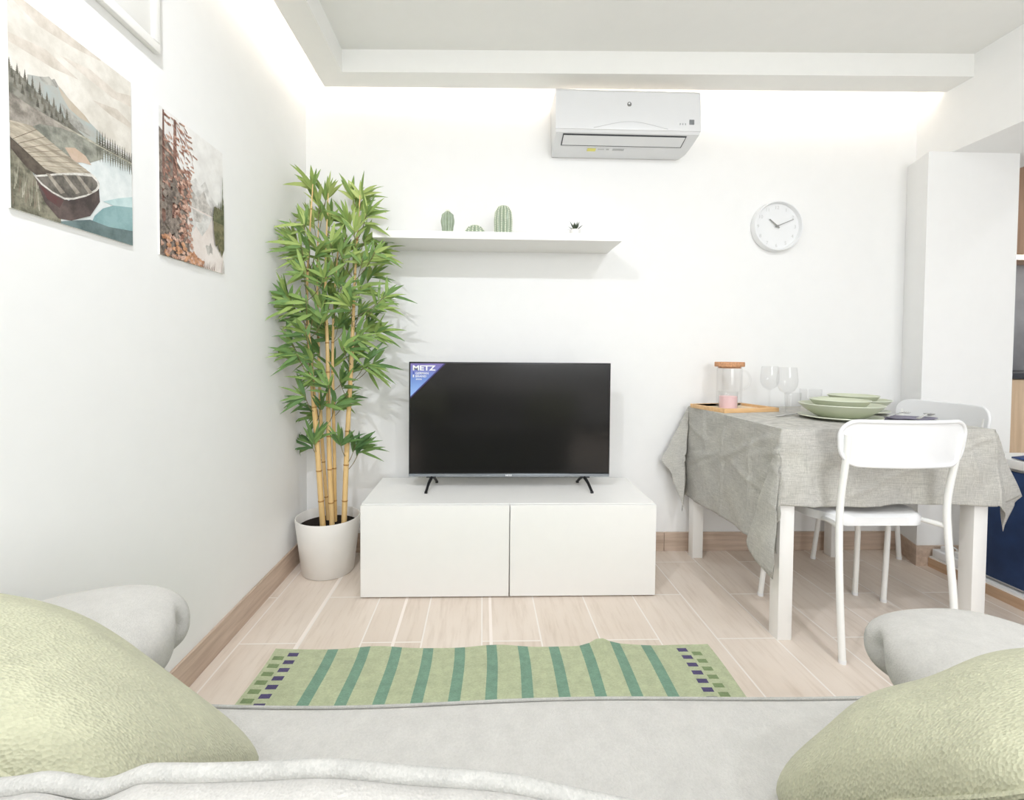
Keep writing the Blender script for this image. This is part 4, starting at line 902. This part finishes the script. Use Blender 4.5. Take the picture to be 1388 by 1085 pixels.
# napkins and cutlery
def napkin(x, y, sx, sy, rz_, label):
    o = thing('napkin', (x, y, Z0), label, 'napkin', 'violet-grey napkins')
    o.rotation_euler = (0, 0, rz_)
    w = MB()
    for L, sc in ((0, 1), (1, .95), (2, .86)):
        def fn(a, b2): return ((2 * a - 1) * sx * sc + .004 * L, (2 * b2 - 1) * sy * sc, .0025 + .0042 * L + .003 * math.sin(5 * a + 4 * b2 + L) * (.4 + .4 * L) + .002 * (L == 2))
        w.grid(fn, 14, 10)
    n_ = build('folded_cloth', w, M['napkin'], o, world=False, ang=60, fix=False)
    sd = n_.modifiers.new('thickness', 'SOLIDIFY'); sd.thickness = .002; sd.offset = 1
    return o
napkin(1.655, 1.745, .085, .055, .25, 'violet-grey folded napkin right of the near plate stack')
def cutlery(kind, x, y, z, ang, label):
    o = thing(kind, (x, y, z), label, kind, 'steel cutlery on the table'); o.rotation_euler = (0, 0, ang)
    def flat(pts, th=.0022):
        n2 = len(pts); w_ = MB()
        L = [(px_, wy, zz) for px_, wy, zz in pts]
        V = []
        for (px_, wy, zz) in L: V += [(px_, -wy, zz), (px_, wy, zz), (px_, wy, zz + th), (px_, -wy, zz + th)]
        Fq = []
        for i in range(n2 - 1):
            for k in range(4): Fq.append((i * 4 + k, i * 4 + (k + 1) % 4, (i + 1) * 4 + (k + 1) % 4, (i + 1) * 4 + k))
        Fq += [(3, 2, 1, 0), tuple((n2 - 1) * 4 + k for k in range(4))]
        return w_.add(V, Fq)
    build('handle', flat([(-.10, .006, .001), (-.06, .006, .003), (0, .0035, .006), (.03, .003, .008)]), M['steel'], o, world=False)
    if kind == 'fork':
        w_ = flat([(.03, .004, .008), (.045, .011, .006), (.055, .012, .005)])
        for k in range(4): w_.tube([(.054, -.0096 + .0064 * k, .006), (.08, -.0096 + .0064 * k, .005), (.095, -.0096 + .0064 * k, .008)], [.0018, .0016, .0009], 6)
        build('tines', w_, M['steel'], o, world=False)
    elif kind == 'knife':
        build('blade', flat([(.03, .004, .007), (.05, .009, .004), (.09, .009, .002), (.11, .002, .001)], .0015), M['steel'], o, world=False)
    else:
        w_ = MB(); w_.grid(lambda a, b2: (.03 + .055 * b2, (2 * a - 1) * .018 * math.sin(PI * min(1, max(.03, b2))) ** .7, .008 - .007 * (1 - (2 * a - 1) ** 2) * math.sin(PI * b2)), 8, 12)
        bo = build('bowl', w_, M['steel'], o, world=False, ang=80); sd = bo.modifiers.new('thickness', 'SOLIDIFY'); sd.thickness = .0012
    return o
cutlery('fork', 1.630, 1.765, Z0 + .021, .52, 'steel fork lying on the violet-grey napkin')
cutlery('spoon', 1.690, 1.715, Z0 + .021, .60, 'steel spoon lying on the violet-grey napkin')
cutlery('knife', 1.300, 1.895, Z0 + .001, .35, 'steel knife poking out left of the near plate stack')
# tray with jug and candle
TO = Vector((1.048, 1.975, Z0)); ta = math.radians(12.5)
tr = thing('serving_tray', TO, 'rectangular bamboo tray on the table under the jug', 'tray', rz=ta)
build('base', MB().box(.004, .286, .004, .226, 0, .007), M['tray_floor'], tr, world=False)
w = MB()
for a in ((0, .29, 0, .012), (0, .29, .218, .23), (0, .012, .012, .218), (.278, .29, .012, .218)): w.box(a[0], a[1], a[2], a[3], 0, .019, bev=.002)
build('raised_edge', w, M['bamboo_tray'], tr, world=False)
ca, sa = math.cos(ta), math.sin(ta)
def ontray(a, b2): return (TO.x + a * ca - b2 * sa, TO.y + a * sa + b2 * ca, TO.z + .0075)
jg = thing('glass_jug', ontray(.158, .158), 'tall clear glass jug with cork lid on the tray', 'jug')
JR = .056
build('glass_body', MB().lathe([(.0003, .002), (JR - .006, .002), (JR - .001, .006), (JR, .02), (JR, .178), (JR - .002, .186), (JR + .002, .196), (JR - .001, .196), (JR - .0045, .186), (JR - .003, .178), (JR - .003, .02), (JR - .006, .009), (.0003, .007)], 48), M['glass'], jg, world=False, ang=60)
build('glass_handle', MB().tube(smooth_path([(JR - .002, 0, .172), (JR + .022, -.004, .168), (JR + .042, -.006, .140), (JR + .036, -.006, .105), (JR + .018, -.004, .088), (JR - .002, 0, .080)], 6), .0052, 10), M['glass'], jg, world=False)
build('cork_lid', MB().lathe([(.0003, .184), (JR - .007, .184), (JR - .007, .192), (JR + .008, .192), (JR + .009, .194), (JR + .009, .212), (JR + .007, .214), (.0003, .214)], 40), M['cork'], jg, world=False)
cd = thing('candle', ontray(.078, .070), 'pale pink candle in clear glass on the tray', 'candle')
build('glass_cup', MB().lathe([(.0003, .001), (.036, .001), (.040, .004), (.041, .082), (.0395, .082), (.0385, .008), (.0003, .006)], 40), M['glass'], cd, world=False)
build('wax', MB().lathe([(.0003, .008), (.0370, .008), (.0372, .060), (.0350, .061), (.0003, .061)], 40), M['wax'], cd, world=False)
build('wick', MB().tube([(0, 0, .060), (.001, 0, .068), (.002, 0, .071)], .0012, 6), M['white_plastic'], cd, world=False)
def wine(x, y, label, k=1):
    o = thing('wine_glass', (x, y, Z0), label, 'wine glass', 'stemmed wine glasses')
    build('foot', MB().lathe([(.0003, 0), (.034, 0), (.035, .0015), (.028, .0035), (.006, .008), (.0003, .008)], 36), M['glass'], o, world=False)
    build('stem', MB().lathe([(.006, .007), (.0042, .02), (.0038, .06), (.0045, .082), (.009, .090)], 14), M['glass'], o, world=False)
    build('bowl', MB().lathe([(.0003, .086), (.010, .0885), (.028, .100), (.039, .122), (.0415, .145), (.0385, .178), (.035, .202), (.0340, .202), (.0372, .178), (.0402, .145), (.0378, .123), (.027, .102), (.0003, .0905)], 40), M['glass'], o, world=False, ang=70)
    return o
w1 = wine(1.318, 1.968, 'near clear wine glass standing right of the tray')
copy_tree(w1, (1.390, 2.205, Z0), None, 'far clear wine glass behind the tray near the wall')
def tumbler(x, y, r, hh, label):
    o = thing('tumbler', (x, y, Z0), label, 'drinking glass', 'clear stemless tumblers')
    build('glass_wall', MB().lathe([(.0003, 0), (r * .86, 0), (r * .9, .003), (r, hh), (r - .0014, hh), (r * .88, .008), (.0003, .006)], 40), M['glass'], o, world=False)
tumbler(1.600, 2.212, .047, .092, 'wide clear tumbler behind the far plate stack')
tumbler(1.418, 2.075, .034, .085, 'small clear tumbler between wine glass and plates')

# ------------------------------------------------------------------ kitchen corner
kb = thing('kitchen_base_cabinet', (3.05, 2.64, .05), 'pale oak kitchen base cabinet beyond the wall stub', 'cabinet')
build('carcass', MB().box(2.515, 3.55, 2.372, 2.94, .05, .880), M['oak'], kb)
for a, b2 in ((2.517, 3.03), (3.034, 3.548)): build('door', MB().box(a, b2, 2.352, 2.371, .10, .876, bev=.001), M['oak'], kb)
tag(build('worktop', MB().box(2.515, 3.55, 2.345, 2.94, .881, .912, bev=.002), M['worktop']), 'dark kitchen worktop on the oak base cabinet', 'worktop')
ku = thing('kitchen_wall_cabinet', (3.05, 2.77, 1.60), 'brown wood wall cabinet above the kitchen worktop', 'cabinet')
build('carcass', MB().box(2.515, 3.55, 2.622, 2.94, 1.60, 2.33), M['oak_dark'], ku)
for a, b2 in ((2.517, 3.03), (3.034, 3.548)): build('door', MB().box(a, b2, 2.602, 2.621, 1.592, 2.328, bev=.001), M['oak_dark'], ku)
build('light_bar', MB().box(2.7, 3.5, 2.66, 2.70, 1.585, 1.599), emit('under_cabinet_light', (255, 250, 240), 14), ku)
nb = thing('low_storage_unit', (2.35, 1.45, .05), 'low navy-blue unit with white top right of the table', 'storage unit')
build('body', MB().box(2.165, 2.58, .95, 1.93, .05, .540, bev=.003), M['white'], nb)
build('front', MB().box(2.145, 2.164, .955, 1.925, .066, .528, bev=.002), M['navy'], nb)
build('top', MB().box(2.138, 2.59, .94, 1.94, .541, .578, bev=.004), M['white'], nb)
w = MB(); w.grid(lambda a, b2: (2.15 + .30 * a, 1.45 + .36 * b2, .583 + .009 + .004 * math.sin(9 * a + 5 * b2)), 14, 14)
fc_ = build('folded_cloth', w, M['navy_cloth'], ang=60); sd = fc_.modifiers.new('thickness', 'SOLIDIFY'); sd.thickness = .006; sd.offset = -1
tag(fc_, 'dark blue cloth lying on the white top of the navy unit', 'cloth')
ps = thing('power_strip', (2.16, 2.04, .05), 'white power strip with plugs on the step by the stub', 'power strip')
build('housing', MB().box(2.122, 2.185, 1.96, 2.10, .0505, .088, bev=.005, seg=3), M['white_plastic'], ps)
for k, y in enumerate((2.0, 2.06)):
    w = MB(); w.box(2.137, 2.172, y - .017, y + .017, .088, .112, bev=.005, seg=3); w.tube(smooth_path([(2.155, y, .108), (2.15, y - .02, .125), (2.17, y - .03, .112), (2.19, y - .01, .10)], 5), .003, 6)
    build('plug', w, M['white_plastic'], ps)

# ------------------------------------------------------------------ light
def spot(x, y, z, en, size=PI * .84, rad=.022, col=(.95, .985, 1.05), aim=0):
    l = bpy.data.lights.new('downlight_or_fill', 'SPOT'); l.energy = en; l.spot_size = size; l.spot_blend = 1.0 if aim else .7; l.shadow_soft_size = rad; l.color = col
    o = bpy.data.objects.new('downlight_or_fill', l); COL.objects.link(o); o.location = (x, y, z); o.rotation_euler = (math.radians(aim), 0, 0); return o
for x in (-.45, 1.10):
    spot(x, .42, ZC - .02, 31 if x > 0 else 45, aim=24); spot(x, -.9, ZC - .02, 22)  # rear pair added as unseen ambient fill; front pair follows the shelf shadows
spot(3.05, 1.5, ZC - .02, 5); spot(3.05, 0, ZC - .02, 4)
l = bpy.data.lights.new('rear_fill_light', 'AREA'); l.shape = 'RECTANGLE'; l.size = 1.5; l.size_y = 1.0; l.energy = 34; l.color = (.95, .98, 1)  # area light added behind the camera as soft fill
o = bpy.data.objects.new('rear_fill_light', l); COL.objects.link(o); o.location = (1.0, YR - .05, 1.55); o.rotation_euler = (-PI / 2, 0, PI)
o.rotation_euler = (PI / 2, 0, 0); o.rotation_euler = (PI / 2, 0, PI) if False else (math.radians(90), 0, 0)
W = bpy.data.worlds.new('world'); S.world = W; W.use_nodes = True
W.node_tree.nodes['Background'].inputs[0].default_value = (.9, .95, 1, 1); W.node_tree.nodes['Background'].inputs[1].default_value = 1.0

vs = S.view_settings; vs.view_transform = 'Standard'; vs.look = 'None'; vs.exposure = 0.17; vs.gamma = 1; vs.use_curve_mapping = False
S.cycles.use_denoising = True
S.cycles.max_bounces = 10; S.cycles.diffuse_bounces = 6; S.cycles.transparent_max_bounces = 24; S.cycles.sample_clamp_indirect = 6
